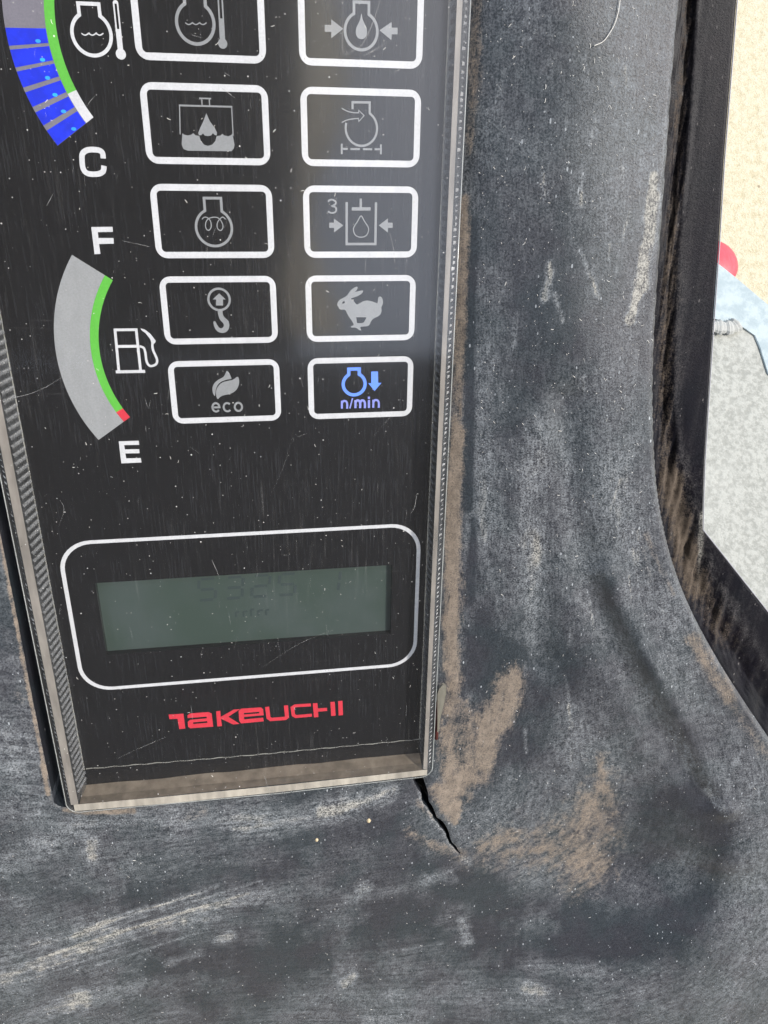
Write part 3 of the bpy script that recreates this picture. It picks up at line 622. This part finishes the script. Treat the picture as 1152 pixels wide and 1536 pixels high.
Shape().poly(annulus(c1, rtm - .05, rti, 130, aw, 40)).build('green_band', M_GREEN, tg); Shape().poly(annulus(c1, rtm - .05, rti, aw, aend, 8)).build('white_band', M_WHITE, tg)
SG = [((40, 213), (362, 228), (385, 343), (72, 352)), ((85, 382), (398, 368), (412, 485), (120, 518)), ((133, 550), (425, 510), (462, 605), (180, 683)), ((195, 715), (480, 640), (518, 735), (248, 830)), ((272, 870), (545, 768), (582, 850), (340, 978)), ((362, 1020), (610, 880), (668, 970), (440, 1138))]
LED = [(300, 323), (335, 470), (375, 612), (433, 745), (500, 875), (580, 1013)]
for i, (sg, ld) in enumerate(zip(SG, LED)):
    p = z(*sg); a_, b_ = (an(p[0]) + an(p[1])) / 2, (an(p[2]) + an(p[3])) / 2
    if i == 5: b_ = aend - .05
    Shape(.06, .10).poly(annulus(c1, rt - .04, rtm + .03, a_, b_, 8)).build('lit_segment', M_SEG, tg)
    c = z(ld)[0]; Shape(.08, .13).poly(arc(c, .46, 0, 345, 16, .30)).build('led_spot', M_LED, tg)
# letters and pump mark
z = Z(0, 0, 2.743); s = Shape(); s.stroke(smooth_path(z((425, 652), (421, 628), (402, 617), (362, 617), (340, 632), (338, 660), (343, 695), (362, 714), (402, 716), (424, 705), (428, 682)), 4), z.w(24)); s.build('letter', M_WHITE, mon)['label'] = 'white capital C below the upper gauge'
z = Z(60, 320, 5.76); Shape().poly(z((443, 118), (627, 116), (630, 160), (500, 162), (505, 213), (635, 213), (638, 262), (510, 265), (523, 350), (472, 352))[::-1]).build('letter', M_WHITE, mon)['label'] = 'white capital F above the lower gauge'
z = Z(80, 480, 5.76); Shape().poly(z((565, 1048), (737, 1042), (742, 1078), (612, 1080), (618, 1118), (742, 1115), (745, 1150), (622, 1152), (630, 1195), (755, 1192), (762, 1230), (588, 1238))[::-1]).build('letter', M_WHITE, mon)['label'] = 'white capital E below the lower gauge'
s = Shape(); s.stroke(z((566, 438), (533, 85), (716, 83), (754, 436)), z.w(24)); s.stroke(z((552, 228), (735, 226)), z.w(26)); s.stroke(z((540, 447), (793, 443)), z.w(28))
s.stroke(smooth_path(z((745, 227), (780, 240), (795, 280), (806, 355), (828, 392), (860, 395), (890, 378), (897, 345), (880, 300), (862, 260), (856, 220), (858, 195)), 4), z.w(21)); s.poly(z((755, 72), (790, 82), (840, 120), (885, 180), (880, 195), (868, 205), (850, 205), (838, 165), (800, 115), (760, 85))[::-1])
sym(s, mon, 'white fuel pump mark beside the lower gauge', M_WHITE, 'gauge_symbol')
# red maker's lettering
z = Z(230, 1030, 3.716); brand = Shape().poly(z((85, 155), (168, 150), (178, 232), (145, 236), (135, 178), (90, 180))[::-1]).build('brand_lettering', M_RED, mon); brand['label'] = 'red wide capital lettering below the screen'
def bl(s): s.build('letter', M_RED, brand)
bl(Shape().poly(z((190, 160), (203, 149), (305, 141), (325, 148), (334, 222), (205, 231), (194, 222), (192, 196), (205, 184), (298, 176), (297, 166), (192, 174))[::-1], [z((222, 198), (300, 191), (302, 201), (223, 208))]))
bl(Shape().poly(z((350, 137), (373, 134), (376, 168), (448, 127), (482, 125), (418, 167), (480, 206), (446, 210), (377, 178), (383, 218), (357, 221))[::-1]))
bl(Shape().poly(z((475, 135), (490, 122), (600, 115), (612, 126), (615, 158), (505, 168), (507, 182), (612, 172), (615, 192), (490, 204), (479, 190))[::-1], [z((504, 146), (590, 139), (591, 148), (505, 155))]))
s = Shape(); s.stroke(z((634, 112), (642, 172), (655, 182), (735, 176), (745, 168), (739, 104)), z.w(24)); bl(s)
s = Shape(); s.stroke(z((878, 101), (790, 106), (775, 116), (781, 158), (795, 166), (884, 158)), z.w(21)); bl(s)
bl(Shape().poly(z((889, 93), (914, 91), (917, 121), (968, 117), (969, 134), (918, 138), (920, 168), (895, 170))[::-1])); bl(Shape().poly(z((987, 85), (1011, 83), (1016, 160), (991, 163))[::-1])); bl(Shape().poly(z((1030, 80), (1054, 78), (1057, 157), (1033, 160))[::-1]))

# ---- acrylic cover
LT = 6.0; ox0, ox1, oyb = -36.5, 61.95, -189.2
cov = mesh('clear_cover', [(*p, LT + .05) for p in rrect(ox0, oyb, ox1, YT, 2.6)], [tuple(range(28))], M_LID, mon)
def band(name, pts, mat, parent=cov, cap=False): return mesh(name, [v for r in pts for v in r], [(i * len(pts[0]) + j, i * len(pts[0]) + j + 1, (i + 1) * len(pts[0]) + j + 1, (i + 1) * len(pts[0]) + j) for i in range(len(pts) - 1) for j in range(len(pts[0]) - 1)], mat, parent)
# rim top strips (left, right, front), bevel, bright edge
band('rim_strip', [[(-35.05, YT, 5.9), (-33.25, YT, 5.9)], [(-35.25, -186.2, 5.9), (-33.35, -186.2, 5.9)]], M_RIM)
band('rim_strip', [[(59.25, YT, 5.9), (60.3, YT, 5.9)], [(59.25, -186.2, 5.9), (60.35, -186.2, 5.9)]], M_RIM)
fr = [(-34.6, -186.2), (-10, -186.6), (20, -186.7), (60.4, -186.4)]
band('rim_front', [[(x, y, 5.9), (x, oyb + .15 if 0 < i < 3 else oyb + .8, 5.9)] for i, (x, y) in enumerate(fr)], M_RIMB)
# inner walls
band('side_wall', [[(-33.3, YT, 5.85), (-32.2, YT, .02)], [(-33.3, -185.6, 5.85), (-32.2, -185.6, .02)]], M_WALL)
band('side_wall', [[(59.2, YT, .02), (59.25, YT, 5.85)], [(59.2, -185.6, .02), (59.25, -185.6, 5.85)]], M_WALL)
nb = 40; fw = []
for i in range(nb + 1):
    x = -33.2 + 92.4 * i / nb; fw.append([(x, -185.6 + .5 * vnoise(np.array([x / 6.]), np.array([0.]), 5)[0], .03), (x, -186.25, 3.2), (x, -186.4, 5.85)])
band('front_wall', fw, M_WALLB)
# thin bright lines where the inner wall meets the face, and the step in the face
for x in (-32.1, 59.1):
    s = Shape(.03, .10); n = 120; s.stroke([(x + .10 * (vnoise(np.array([i * .9]), np.array([x]), 8)[0] - .5), YT - (YT + 180.) * i / n) for i in range(n + 1)], .22); s.build('wall_seam', M_SEAM, cov)
s = Shape(.03, .10); s.stroke([(-31.6 + 91 * i / 60, -179.7 - .7 * min(i / 30, 1) + .12 * math.sin(i * 1.7)) for i in range(61)], .22); s.build('wall_seam', M_SEAM, cov)
# outer chamfer and edge lines
band('outer_chamfer', [[(-36.4, YT, 4.4), (-35.05, YT, 5.85)], [(-36.4, -186.4, 4.4), (-35.25, -186.4, 5.85)]], M_WALL)
band('outer_chamfer', [[(60.3, YT, 5.85), (61.8, YT, 4.6)], [(60.35, -186.4, 5.85), (61.8, -186.4, 4.6)]], M_WALL)
def tube(path, r, name, mat, parent, n=6):
    V = []; F = []
    for i, p in enumerate(path):
        p = np.array(p, float); d = np.array(path[min(i + 1, len(path) - 1)]) - np.array(path[max(i - 1, 0)]); d = d / (np.linalg.norm(d) + 1e-9)
        u_ = np.cross(d, (.3, .2, 1.)); u_ /= np.linalg.norm(u_); v_ = np.cross(d, u_); rr = r[i] if hasattr(r, '__len__') else r
        V += [tuple(p + rr * (math.cos(2 * math.pi * k_ / n) * u_ + math.sin(2 * math.pi * k_ / n) * v_)) for k_ in range(n)]
    for i in range(len(path) - 1): F += [(i * n + k_, i * n + (k_ + 1) % n, (i + 1) * n + (k_ + 1) % n, (i + 1) * n + k_) for k_ in range(n)]
    F += [tuple(range(n))[::-1], tuple((len(path) - 1) * n + k_ for k_ in range(n))]
    return mesh(name, V, F, mat, parent, None if parent is not None else path[0], True)
outline = [(ox0 + .1, YT, 5.6), (ox0, -100, 5.6), (ox0, -183, 5.6)] + [(x, y, 5.6) for x, y in arc((ox0 + 3.2, oyb + 3.2), 3.2, 180, 270, 8)] + [(20, oyb - .6, 5.6)] + [(x, y, 5.6) for x, y in arc((ox1 - 3.2, oyb + 3.2), 3.2, 270, 360, 8)] + [(ox1, -100, 5.6), (ox1 - .1, YT, 5.6)]
tube(outline, .12, 'bright_edge', M_EDGE, cov)
band('outer_wall', [[(x, y, 5.5), (x, y, -1.)] for x, y, _ in outline], M_WALL)
# knurled ridges on the inner walls: one mesh, many parts
rm_ = bpy.data.meshes.new('ridge'); rv = []; rf = []
for j, (zz, xo) in enumerate(((.2, 0.), (5.6, -1.05))):
    rv += [((xo + .35 * math.sin(a)) * MM, .52 * math.cos(a) * MM, zz * MM) for a in np.linspace(0, math.pi, 6)]
rf = [(i, i + 1, i + 7, i + 6) for i in range(5)]; rm_.from_pydata(rv, [], rf); rm_.materials.append(M_KNURL); rm_.polygons.foreach_set('use_smooth', [True] * 5)
rm2 = rm_.copy(); rm2.name = 'ridge'
for v in rm2.vertices: v.co.x = -v.co.x * .3
rm2.flip_normals()
off = np.array(list(mon['off'])); yy = YT - 38.
first = {}
while yy > -183.5:
    for key, me, x in (('a', rm_, XL), ('b', rm2, XR)):
        if yy > 8 and key == 'a': continue
        o = bpy.data.objects.new('ridge', me) if key not in first else first[key].copy()
        first.setdefault(key, o); COL.objects.link(o); o.parent = cov; o.location = Vector((np.array((x, yy, 0.)) - off) * MM)
    yy -= 1.95
# finer ridges of the outer chamfer, far too small to pick apart: one part
V = []; F = []; yy = 20.
while yy > -184:
    for xa, za, xb, zb in ((-36.2, 4.7, -35.35, 5.8), (60.6, 5.75, 61.5, 5.0)):
        b0 = len(V); xa += random.uniform(0, .35); hh = random.uniform(.12, .42); V += [(xa, yy - hh, za), (xb, yy - hh * .7, zb), (xb, yy + hh * .6, zb + .12), (xa, yy + hh, za + .12), ((xa + xb) / 2, yy, (za + zb) / 2 + random.uniform(.15, .5))]; F += [(b0, b0 + 1, b0 + 4), (b0 + 1, b0 + 2, b0 + 4), (b0 + 2, b0 + 3, b0 + 4), (b0 + 3, b0, b0 + 4)]
    yy -= random.uniform(1.0, 1.6)
tag(mesh('fine_ridges', V, F, M_BEAD, cov), kind='stuff')
# scratches and lint on the cover
M_SCR = clear('scratch', (.7, .7, .69), .24, .6); V = []; F = []
def ribbon(pts, wd, zz=LT + .075):
    global V, F
    p = smooth_path([tuple(at(x, y, zz)) for x, y in pts], 6); b0 = len(V)
    for i, q in enumerate(p):
        d = np.array(p[min(i + 1, len(p) - 1)]) - np.array(p[max(i - 1, 0)]); d = d / (np.hypot(*d) + 1e-9); w2 = wd * (.35 + .65 * math.sin(math.pi * (i + .5) / len(p))) * random.uniform(.7, 1.2) / 2
        V += [(q[0] - d[1] * w2, q[1] + d[0] * w2, zz), (q[0] + d[1] * w2, q[1] - d[0] * w2, zz)]
    F += [(b0 + 2 * i, b0 + 2 * i + 1, b0 + 2 * i + 3, b0 + 2 * i + 2) for i in range(len(p) - 1)]
for pts, wd in (([(2, 600), (40, 592), (70, 580), (95, 564)], .10), ([(515, -5), (514, 40), (515, 79), (530, 76), (545, 64), (560, 32), (572, -5)], .12), ([(545, 84), (560, 76), (587, 60)], .12), ([(587, 110), (600, 104)], .1), ([(585, 350), (590, 372), (592, 395)], .09), ([(183, 361), (224, 370)], .12), ([(175, 1138), (210, 1122), (250, 1105)], .08), ([(395, 1160), (405, 1190)], .1), ([(318, 840), (330, 868)], .1),
                ([(395, 1000), (450, 965), (500, 945)], .07), ([(625, 740), (622, 760), (616, 770)], .12), ([(330, 130), (350, 145)], .1), ([(90, 750), (96, 765), (88, 790)], .07), ([(250, 415), (268, 424)], .08), ([(440, 650), (425, 700), (405, 745)], .03), ([(560, 655), (590, 620)], .05)): ribbon(pts, wd)
for i in range(80):
    x = random.uniform(40, 640); y = random.uniform(0, 1130); a = random.choice((math.pi / 2, math.pi / 2, random.uniform(0, 3.1))) + random.gauss(0, .15); l = random.uniform(4, 22); c_ = random.gauss(0, .25)
    ribbon([(x, y), (x + math.cos(a) * l / 2 + c_ * l * .2, y + math.sin(a) * l / 2), (x + math.cos(a) * l, y + math.sin(a) * l)], random.uniform(.04, .07))
tag(mesh('scratch_marks', V, F, M_SCR, cov), kind='stuff')
# small translucent tab and the red seal showing beside the lower right edge of the lid
M_TAB = clear('tab_plastic', (.22, .21, .17), .75, .3); M_SEAL = flat('dark_red_seal', (.07, .012, .010), .6)
tp = [tuple(at(x, y, 4.4)) for x, y in ((659, 1032), (664, 1027), (669, 1028), (669, 1040), (664, 1062), (660, 1078), (658, 1096), (656, 1098), (656, 1040))]
V = [(x, y, 4.6) for x, y in tp] + [(x, y, 3.6) for x, y in tp]; n = len(tp); mesh('side_tab', V, [tuple(range(n))[::-1]] + [(i, (i + 1) % n, n + (i + 1) % n, n + i) for i in range(n)], M_TAB, mon)
tube([(*at(656, 1052, 3.4), 3.4), (*at(655.5, 1085, 3.4), 3.4), (*at(654.5, 1108, 3.4), 3.4)], .55, 'seal', M_SEAL, mon)

# =================================================================== LINT, HAIR, CRUMBS
M_LINT = flat('pale_lint', (.62, .60, .56), .8)
V = []; F = []
def lint(x, y, l, a, zz, r=.05):
    global V, F
    c = random.gauss(0, .5); pts = []
    for i in range(4): tt = i / 3; pts.append((x + math.cos(a + c * tt) * l * tt, y + math.sin(a + c * tt) * l * tt, zz + .06 + .08 * math.sin(math.pi * tt)))
    b0 = len(V)
    for p in pts: V += [(p[0] - r * math.sin(a), p[1] + r * math.cos(a), p[2]), (p[0] + r * math.sin(a), p[1] - r * math.cos(a), p[2]), (p[0], p[1], p[2] + r)]
    for i in range(3):
        for k_ in range(3): F.append((b0 + 3 * i + k_, b0 + 3 * i + (k_ + 1) % 3, b0 + 3 * i + 3 + (k_ + 1) % 3, b0 + 3 * i + 3 + k_))
for i in range(240):
    p = at(random.uniform(45, 650), random.uniform(0, 1180), LT); lint(p[0], p[1], random.choice((.10, .12, .15, .2, .3, .7)), random.uniform(0, 6.3), LT, random.uniform(.025, .055))
li = mesh('lint_fibres', V, F, M_LINT, None, (13, -90, 6)); tag(li, 'fine pale lint and dust flecks lying on the clear cover', 'lint', None, 'stuff')
def hgt(px, py):
    zz = 5.
    for _ in range(6):
        p = at(px, py, zz); zz = float(tps_h(p))
    return p, zz
gi = H.reshape(ny, nx)
def tps_h(p): return gi[int(round((p[1] - Y0) / STEP)), int(round((p[0] - X0) / STEP))]
V = []; F = []
for i in range(1000):
    if i < 520: px, py = random.uniform(715, 985), random.uniform(0, 760)
    elif i < 760: px, py = random.uniform(720, 1140), random.uniform(760, 1536)
    else: px, py = random.uniform(0, 720), random.uniform(1235, 1530)
    if px > np.interp(py, [r_[1] for r_ in RIM], [r_[0] for r_ in RIM]) - 8: continue
    p, zz = hgt(px, py); lint(p[0], p[1], random.choice((.12, .2, .2, .3, .4, .8)), random.gauss(-1.0, .7), zz - .05, random.uniform(.03, .065))
li2 = mesh('lint_fibres', V, F, M_LINT, None, (90, -150, 8)); tag(li2, 'fine pale lint and dust flecks scattered over the black dashboard moulding', 'lint', None, 'stuff')
hp = []
for x, y in ((930, -12), (927, 14), (921, 36), (912, 52), (903, 63), (890, 69)): p, zz = hgt(x, max(y, -20)); hp.append((p[0], p[1], zz + .35))
hp = [tuple(p) for p in smooth_path(hp, 5)]
tag(tube(hp, .075, 'hair_strand', M_LINT, None), 'single pale curved hair lying on the moulding near the upper edge', 'hair')
M_CRUMB = flat('tan_crumb', (.50, .40, .26), .9, .2, .2)
def crumb(px, py, r, label):
    p, zz = hgt(px, py); V = []; F = []; n = 8
    for i in range(5):
        ph = math.pi * (i / 4) * .5
        for k_ in range(n): rr = r * math.cos(ph) * random.uniform(.75, 1.2) + .01; V.append((p[0] + rr * math.cos(2 * math.pi * k_ / n), p[1] + rr * math.sin(2 * math.pi * k_ / n) * 1.3, zz - .1 + r * math.sin(ph)))
    for i in range(4): F += [(i * n + k_, i * n + (k_ + 1) % n, (i + 1) * n + (k_ + 1) % n, (i + 1) * n + k_) for k_ in range(n)]
    F.append(tuple(4 * n + k_ for k_ in range(n))); tag(mesh('dirt_crumb', V, F, M_CRUMB, None, (p[0], p[1], zz), True), label, 'crumb', 'crumbs of dirt on the dashboard')
crumb(553, 1231, .62, 'larger tan dirt crumb nearer the crack below the display'); crumb(475, 1260, .5, 'smaller tan dirt crumb farther left below the display')

# =================================================================== SIDE PANEL beyond the gap
ST = [((1032,-120),(1044,-120),(1060,-120),(1118,-120)),((1022,0),(1032,0),(1046,0),(1104.5,0)),((1011,120),(1024,120),(1038,120),(1095,120)),((1003,240),(1014,240),(1030,240),(1085.5,240)),((992,380),(1003,380),(1018,380),(1077,380)),((985,500),(998,500),(1013,500),(1068.5,500)),((981,600),(995,600),(1011,600),(1062,600)),
      ((983,690),(1002,690),(1020,690),(1056.5,690)),((990,760),(1012,755),(1034,745),(1054.2,755)),((1000,805),(1022,805),(1044,795),(1053.6,795)),((1008,840),(1034,845),(1052,825),(1058.5,801)),((1028,895),(1056,895),(1074,868),(1084,833)),((1050,940),(1080,945),(1100,922),(1118,876)),((1090,1008),(1120,1012),(1138,980),(1152,919)),((1152,1105),(1182,1103),(1202,1075),(1222,1008)),((1230,1220),(1262,1218),(1286,1188),(1316,1128)),((1330,1370),(1365,1370),(1390,1330),(1430,1270))]
zs = (-8., -8.5, -7., -6.)
rows = []
for stn in ST:
    pt = [np.array([*at(x, y, zz), zz]) for (x, y), zz in zip(stn, zs)]; u0 = pt[0] + np.array([-14, 0, -2.]); o2 = pt[3] + np.array([.6, 0, -1.2]); o3 = pt[3] + np.array([.6, 0, -34.])
    rows.append([u0] + pt + [o2, o3])
rows = np.array(rows); nS_ = len(rows)
def dens(rows, k_):
    out = []
    for i in range(len(rows) - 1):
        for j in range(k_):
            tt = j / k_; out.append(rows[i] * (1 - tt) + rows[i + 1] * tt)
    return np.array(out + [rows[-1]])
rows = dens(rows, 14); cols = [4, 10, 10, 14, 2, 3]
fine = []
par = []
for i in range(6):
    for j in range(cols[i]): tt = j / cols[i]; fine.append(rows[:, i] * (1 - tt) + rows[:, i + 1] * tt); par.append(i + tt)
fine.append(rows[:, 6]); par.append(6.); fine = np.array(fine).transpose(1, 0, 2); par = np.array(par)
A_, B_ = fine.shape[:2]; VV = fine.reshape(-1, 3).copy(); pp = np.tile(par, A_)
n1 = fbm(VV[:, 0] / 1.4, VV[:, 1] / 22, 41); n2 = fbm(VV[:, 0] / 2.6, VV[:, 1] / 40, 47); n3 = fbm(VV[:, 0] / .8, VV[:, 1] / 1.5, 51)
cake = np.clip(1.25 - np.abs(pp - 1.9) / 1.15, 0, 1)
VV[:, 2] += cake * ((n1 - .5) * 2.4 + (n2 - .5) * 1.8 + (n3 - .5) * .5)
sdirt = np.clip(cake * (.42 + .6 * (n2 - .3)) + (n1 - .62) * .4 * (pp < 4.2), 0, 1)
qx, qy = pj(VV[:, 0], VV[:, 1], VV[:, 2]); QS = np.stack([qx, qy], 1)
lower = np.exp(-(seg_dist(QS, [(1010, 720), (1030, 820), (1046, 880)]) / 20) ** 2); sdirt = np.clip(sdirt + .75 * lower * (n1 + .3), 0, 1)
crease = np.exp(-(seg_dist(QS, [(1054, 770), (1050, 830), (1046, 880)]) / 5) ** 2)
sdust = np.clip(.06 + .35 * (n1 - .45) + .25 * np.exp(-((pp - 3.05) / .2) ** 2) + .9 * crease + .3 * np.exp(-(seg_dist(QS, [(1020, 690), (1045, 760), (1070, 870), (1100, 920)]) / 16) ** 2) * (n3 > .45), 0, 1)
deep = sstep(930, 1010, qy) ; sdirt *= (1 - .8 * deep)
ii = np.arange(A_ * B_).reshape(A_, B_); FS = np.stack([ii[:-1, :-1], ii[:-1, 1:], ii[1:, 1:], ii[1:, :-1]], -1).reshape(-1, 4)
sp_ = mesh('side_panel', VV, FS[:, ::-1].copy(), M_SIDE, None, (115, -80, -6), True, {'dust': sdust, 'dirt': sdirt, 'flow': VV[:, 0] * 1.6, 'along': VV[:, 1] * .06})
tag(sp_, 'black outer side panel beyond the dirt-filled gap along the dashboard edge', 'panel')
M_LINE = flat('edge_highlight', (.30, .30, .33), .3, .6)  # pale line painting the sun's highlight along the panel edge
tube([(*r_[4][:2] + np.array([.25, 0]), r_[4][2] + .0) for r_ in rows], .16, 'edge_highlight', M_LINE, sp_)

# =================================================================== BACKGROUND BELOW: bracket and red cap
m, t, b, o = new_mat('pale_blue_grey_paint'); k = N(t); c = k.coord(); M_BAR = m
k.link(k.mix(k.mapr(k.noise(c, 70, 5, .65), .38, .62), (.25, .305, .325), (.33, .385, .40)), b.inputs['Base Color']); b.inputs['Roughness'].default_value = .7; k.bump(k.noise(c, 400, 3), .2, .001, b)
m, t, b, o = new_mat('dusty_grey_plate'); k = N(t); c = k.coord(); M_PLATE = m
f = k.math('ADD', k.math('MULTIPLY', k.noise(c, 210, 3, .55), .75), k.math('MULTIPLY', k.noise(c, 700, 3), .25)); col = k.mix(k.mapr(f, .36, .62), (.225, .23, .21), (.32, .325, .30)); col = k.mix(k.mapr(k.noise(c, 14, 3), .5, .75, 0., .5), col, (.36, .365, .34))
k.link(col, b.inputs['Base Color']); b.inputs['Roughness'].default_value = .9; k.bump(f, .5, .002, b)
def prism(name, pxs, wz, th, mat, parent=None, bev=.003):
    P3 = np.array([at_world(x, y, wz) for x, y in pxs]); c = P3.mean(0)
    inn = c + (P3 - c) * (1 - bev / np.maximum(np.linalg.norm(P3 - c, axis=1), .01))[:, None]
    n = len(P3); lo = P3 - [0, 0, th]; mid = P3 - [0, 0, bev]
    off_ = tuple(c) if parent is None else tuple(parent.location)
    V = [*inn, *mid, *lo]; F = [tuple(range(n))[::-1]] + [(i, (i + 1) % n, n + (i + 1) % n, n + i) for i in range(n)] + [(n + i, n + (i + 1) % n, 2 * n + (i + 1) % n, 2 * n + i) for i in range(n)] + [tuple(2 * n + i for i in range(n))]
    return world_mesh(name, V, F, mat, off_, parent)
bar = [(985, 335), (1075, 393), (1098, 411), (1152, 456), (1230, 520), (1400, 660), (1400, 760), (1230, 640), (1152, 560), (1140, 522), (1132, 503), (1112, 489), (1072, 478), (985, 470)]
br_ = bpy.data.objects.new('steel_bracket', None); COL.objects.link(br_); br_.location = at_world(1110, 620, .50); br_['off'] = [0, 0, 0]
tag(br_, 'pale grey steel bracket with a blue-grey bar far below the dashboard', 'bracket')
prism('bar', bar, .547, .0016, M_BAR, br_, .0007)
prism('plate', [(960, 440), (1075, 470), (1140, 480), (1230, 600), (1400, 720), (1420, 1250), (1200, 1250), (960, 900)], .545, .02, M_PLATE, br_)
M_WELD = flat('weld_metal', (.31, .315, .30), .7, .3, .2); V = []; F = []
wl = smooth_path([(1062, 489), (1075, 490), (1088, 491), (1100, 490), (1108, 484)], 7)
pts = [at_world(x, y, .549) for x, y in wl]
for i, p in enumerate(pts):
    r_ = .0036 * (.9 + .12 * math.sin(i * .83) + .08 * math.sin(i * 2.1)) * (1 if 1 < i < len(pts) - 2 else .5); d = pts[min(i + 1, len(pts) - 1)] - pts[max(i - 1, 0)]; d = d / np.linalg.norm(d); u_ = np.array([-d[1], d[0], 0])
    V += [tuple(p + r_ * (2.2 * math.cos(2 * math.pi * k_ / 8) * u_ + np.array([0, 0, math.sin(2 * math.pi * k_ / 8)])) - np.array(br_.location)) for k_ in range(8)]
for i in range(len(pts) - 1): F += [(i * 8 + k_, i * 8 + (k_ + 1) % 8, (i + 1) * 8 + (k_ + 1) % 8, (i + 1) * 8 + k_) for k_ in range(8)]
F += [tuple(range(8)), tuple((len(pts) - 1) * 8 + k_ for k_ in range(8))[::-1]]
wb = world_mesh('weld_bead', V, F, M_WELD, (0, 0, 0)); wb.parent = br_
M_CAP = flat('red_paint', (.50, .055, .075), .45, .4, .3)
ctr = at_world(1070, 396, .50); rc_ = np.linalg.norm(at_world(1105, 396, .50) - ctr); V = []; F = []; n = 32
for i in range(7):
    ph = math.radians(15 * i)
    for k_ in range(n): rr = rc_ * math.cos(ph) + .0002; V.append(ctr + np.array([rr * math.cos(2 * math.pi * k_ / n), rr * math.sin(2 * math.pi * k_ / n), rc_ * .5 * math.sin(ph)]))
for k_ in range(n): V.append(ctr + np.array([rc_ * math.cos(2 * math.pi * k_ / n), rc_ * math.sin(2 * math.pi * k_ / n), -.06]))
for i in range(6): F += [(i * n + k_, i * n + (k_ + 1) % n, (i + 1) * n + (k_ + 1) % n, (i + 1) * n + k_) for k_ in range(n)]
F += [(7 * n + k_, 7 * n + (k_ + 1) % n, (k_ + 1) % n, k_) for k_ in range(n)] + [tuple(6 * n + k_ for k_ in range(n))]
cap = world_mesh('red_cap', V, F, M_CAP, tuple(ctr)); tag(cap, 'rounded red painted cap peeking out behind the pale bracket', 'cap')
for p in cap.data.polygons: p.use_smooth = True
# =================================================================== UNSEEN BLOCKER AND STRIP added to shape the reflection in the acrylic
def box(x0, x1, y0, y1, z0, z1): return [(x, y, zz) for zz in (z0, z1) for x, y in ((x0, y0), (x1, y0), (x1, y1), (x0, y1))], [(3, 2, 1, 0), (4, 5, 6, 7), (0, 1, 5, 4), (1, 2, 6, 5), (2, 3, 7, 6), (3, 0, 4, 7)]
M_BLOCKER = flat('blocker_dark', (.035, .033, .034), .7, .3, .1); M_STRIP = flat('beige_strip', (.80, .73, .58), .9, .1, .15)
cb = bpy.data.objects.new('sky_blocker', None); COL.objects.link(cb); cb.location = (-.4, -.8, 0); tag(cb, 'added unseen canopy above the dashboard mirrored in the acrylic cover', 'sky_blocker')  # unseen dark boxes added to keep sky out of the reflection
for nm, bb in (('blocker_roof', (-1.1, .13, -1.75, .10, 2.60, 2.66)), ('blocker_rear', (-1.1, 1.5, -1.83, -1.76, .5, 2.60)), ('blocker_post', (-1.1, -1.02, -.02, .06, 0., 2.59))):
    v, f = box(*bb); world_mesh(nm, v, f, M_BLOCKER, tuple(cb.location), cb)
m, t, b, o = new_mat('translucent_strip'); k = N(t); M_STRIP = m; tl = k.n('ShaderNodeBsdfTranslucent'); tl.inputs[0].default_value = (.88, .81, .66, 1); mx = k.n('ShaderNodeMixShader'); mx.inputs[0].default_value = .85
b.inputs['Base Color'].default_value = (.8, .73, .58, 1); k.link(b.outputs[0], mx.inputs[1]); k.link(tl.outputs[0], mx.inputs[2]); k.link(mx.outputs[0], o.inputs[0])
V = []; F = []; nf = 24  # added translucent strip, out of view, putting a beige shape into the reflection
for j in range(nf + 1):
    u_ = j / nf
    for i in range(7): V.append((.155 + .085 * (i / 6 - .5) * (1 + .5 * math.sin(j * .32)) + .03 * math.sin(j * .26), -.80 - .47 * u_ + .012 * math.sin(i * 1.4 + j * .3), 2.82 - .60 * u_))
F = [(j * 7 + i, j * 7 + i + 1, (j + 1) * 7 + i + 1, (j + 1) * 7 + i) for j in range(nf) for i in range(6)]
fl_ = world_mesh('reflection_strip', V, F, M_STRIP, (.135, -1.0, 2.6)); tag(fl_, 'added unseen beige canvas flap sloping off the canopy edge mirrored in the acrylic', 'bright_strip')

for o in bpy.data.objects:
    if 'off' in o: del o['off']
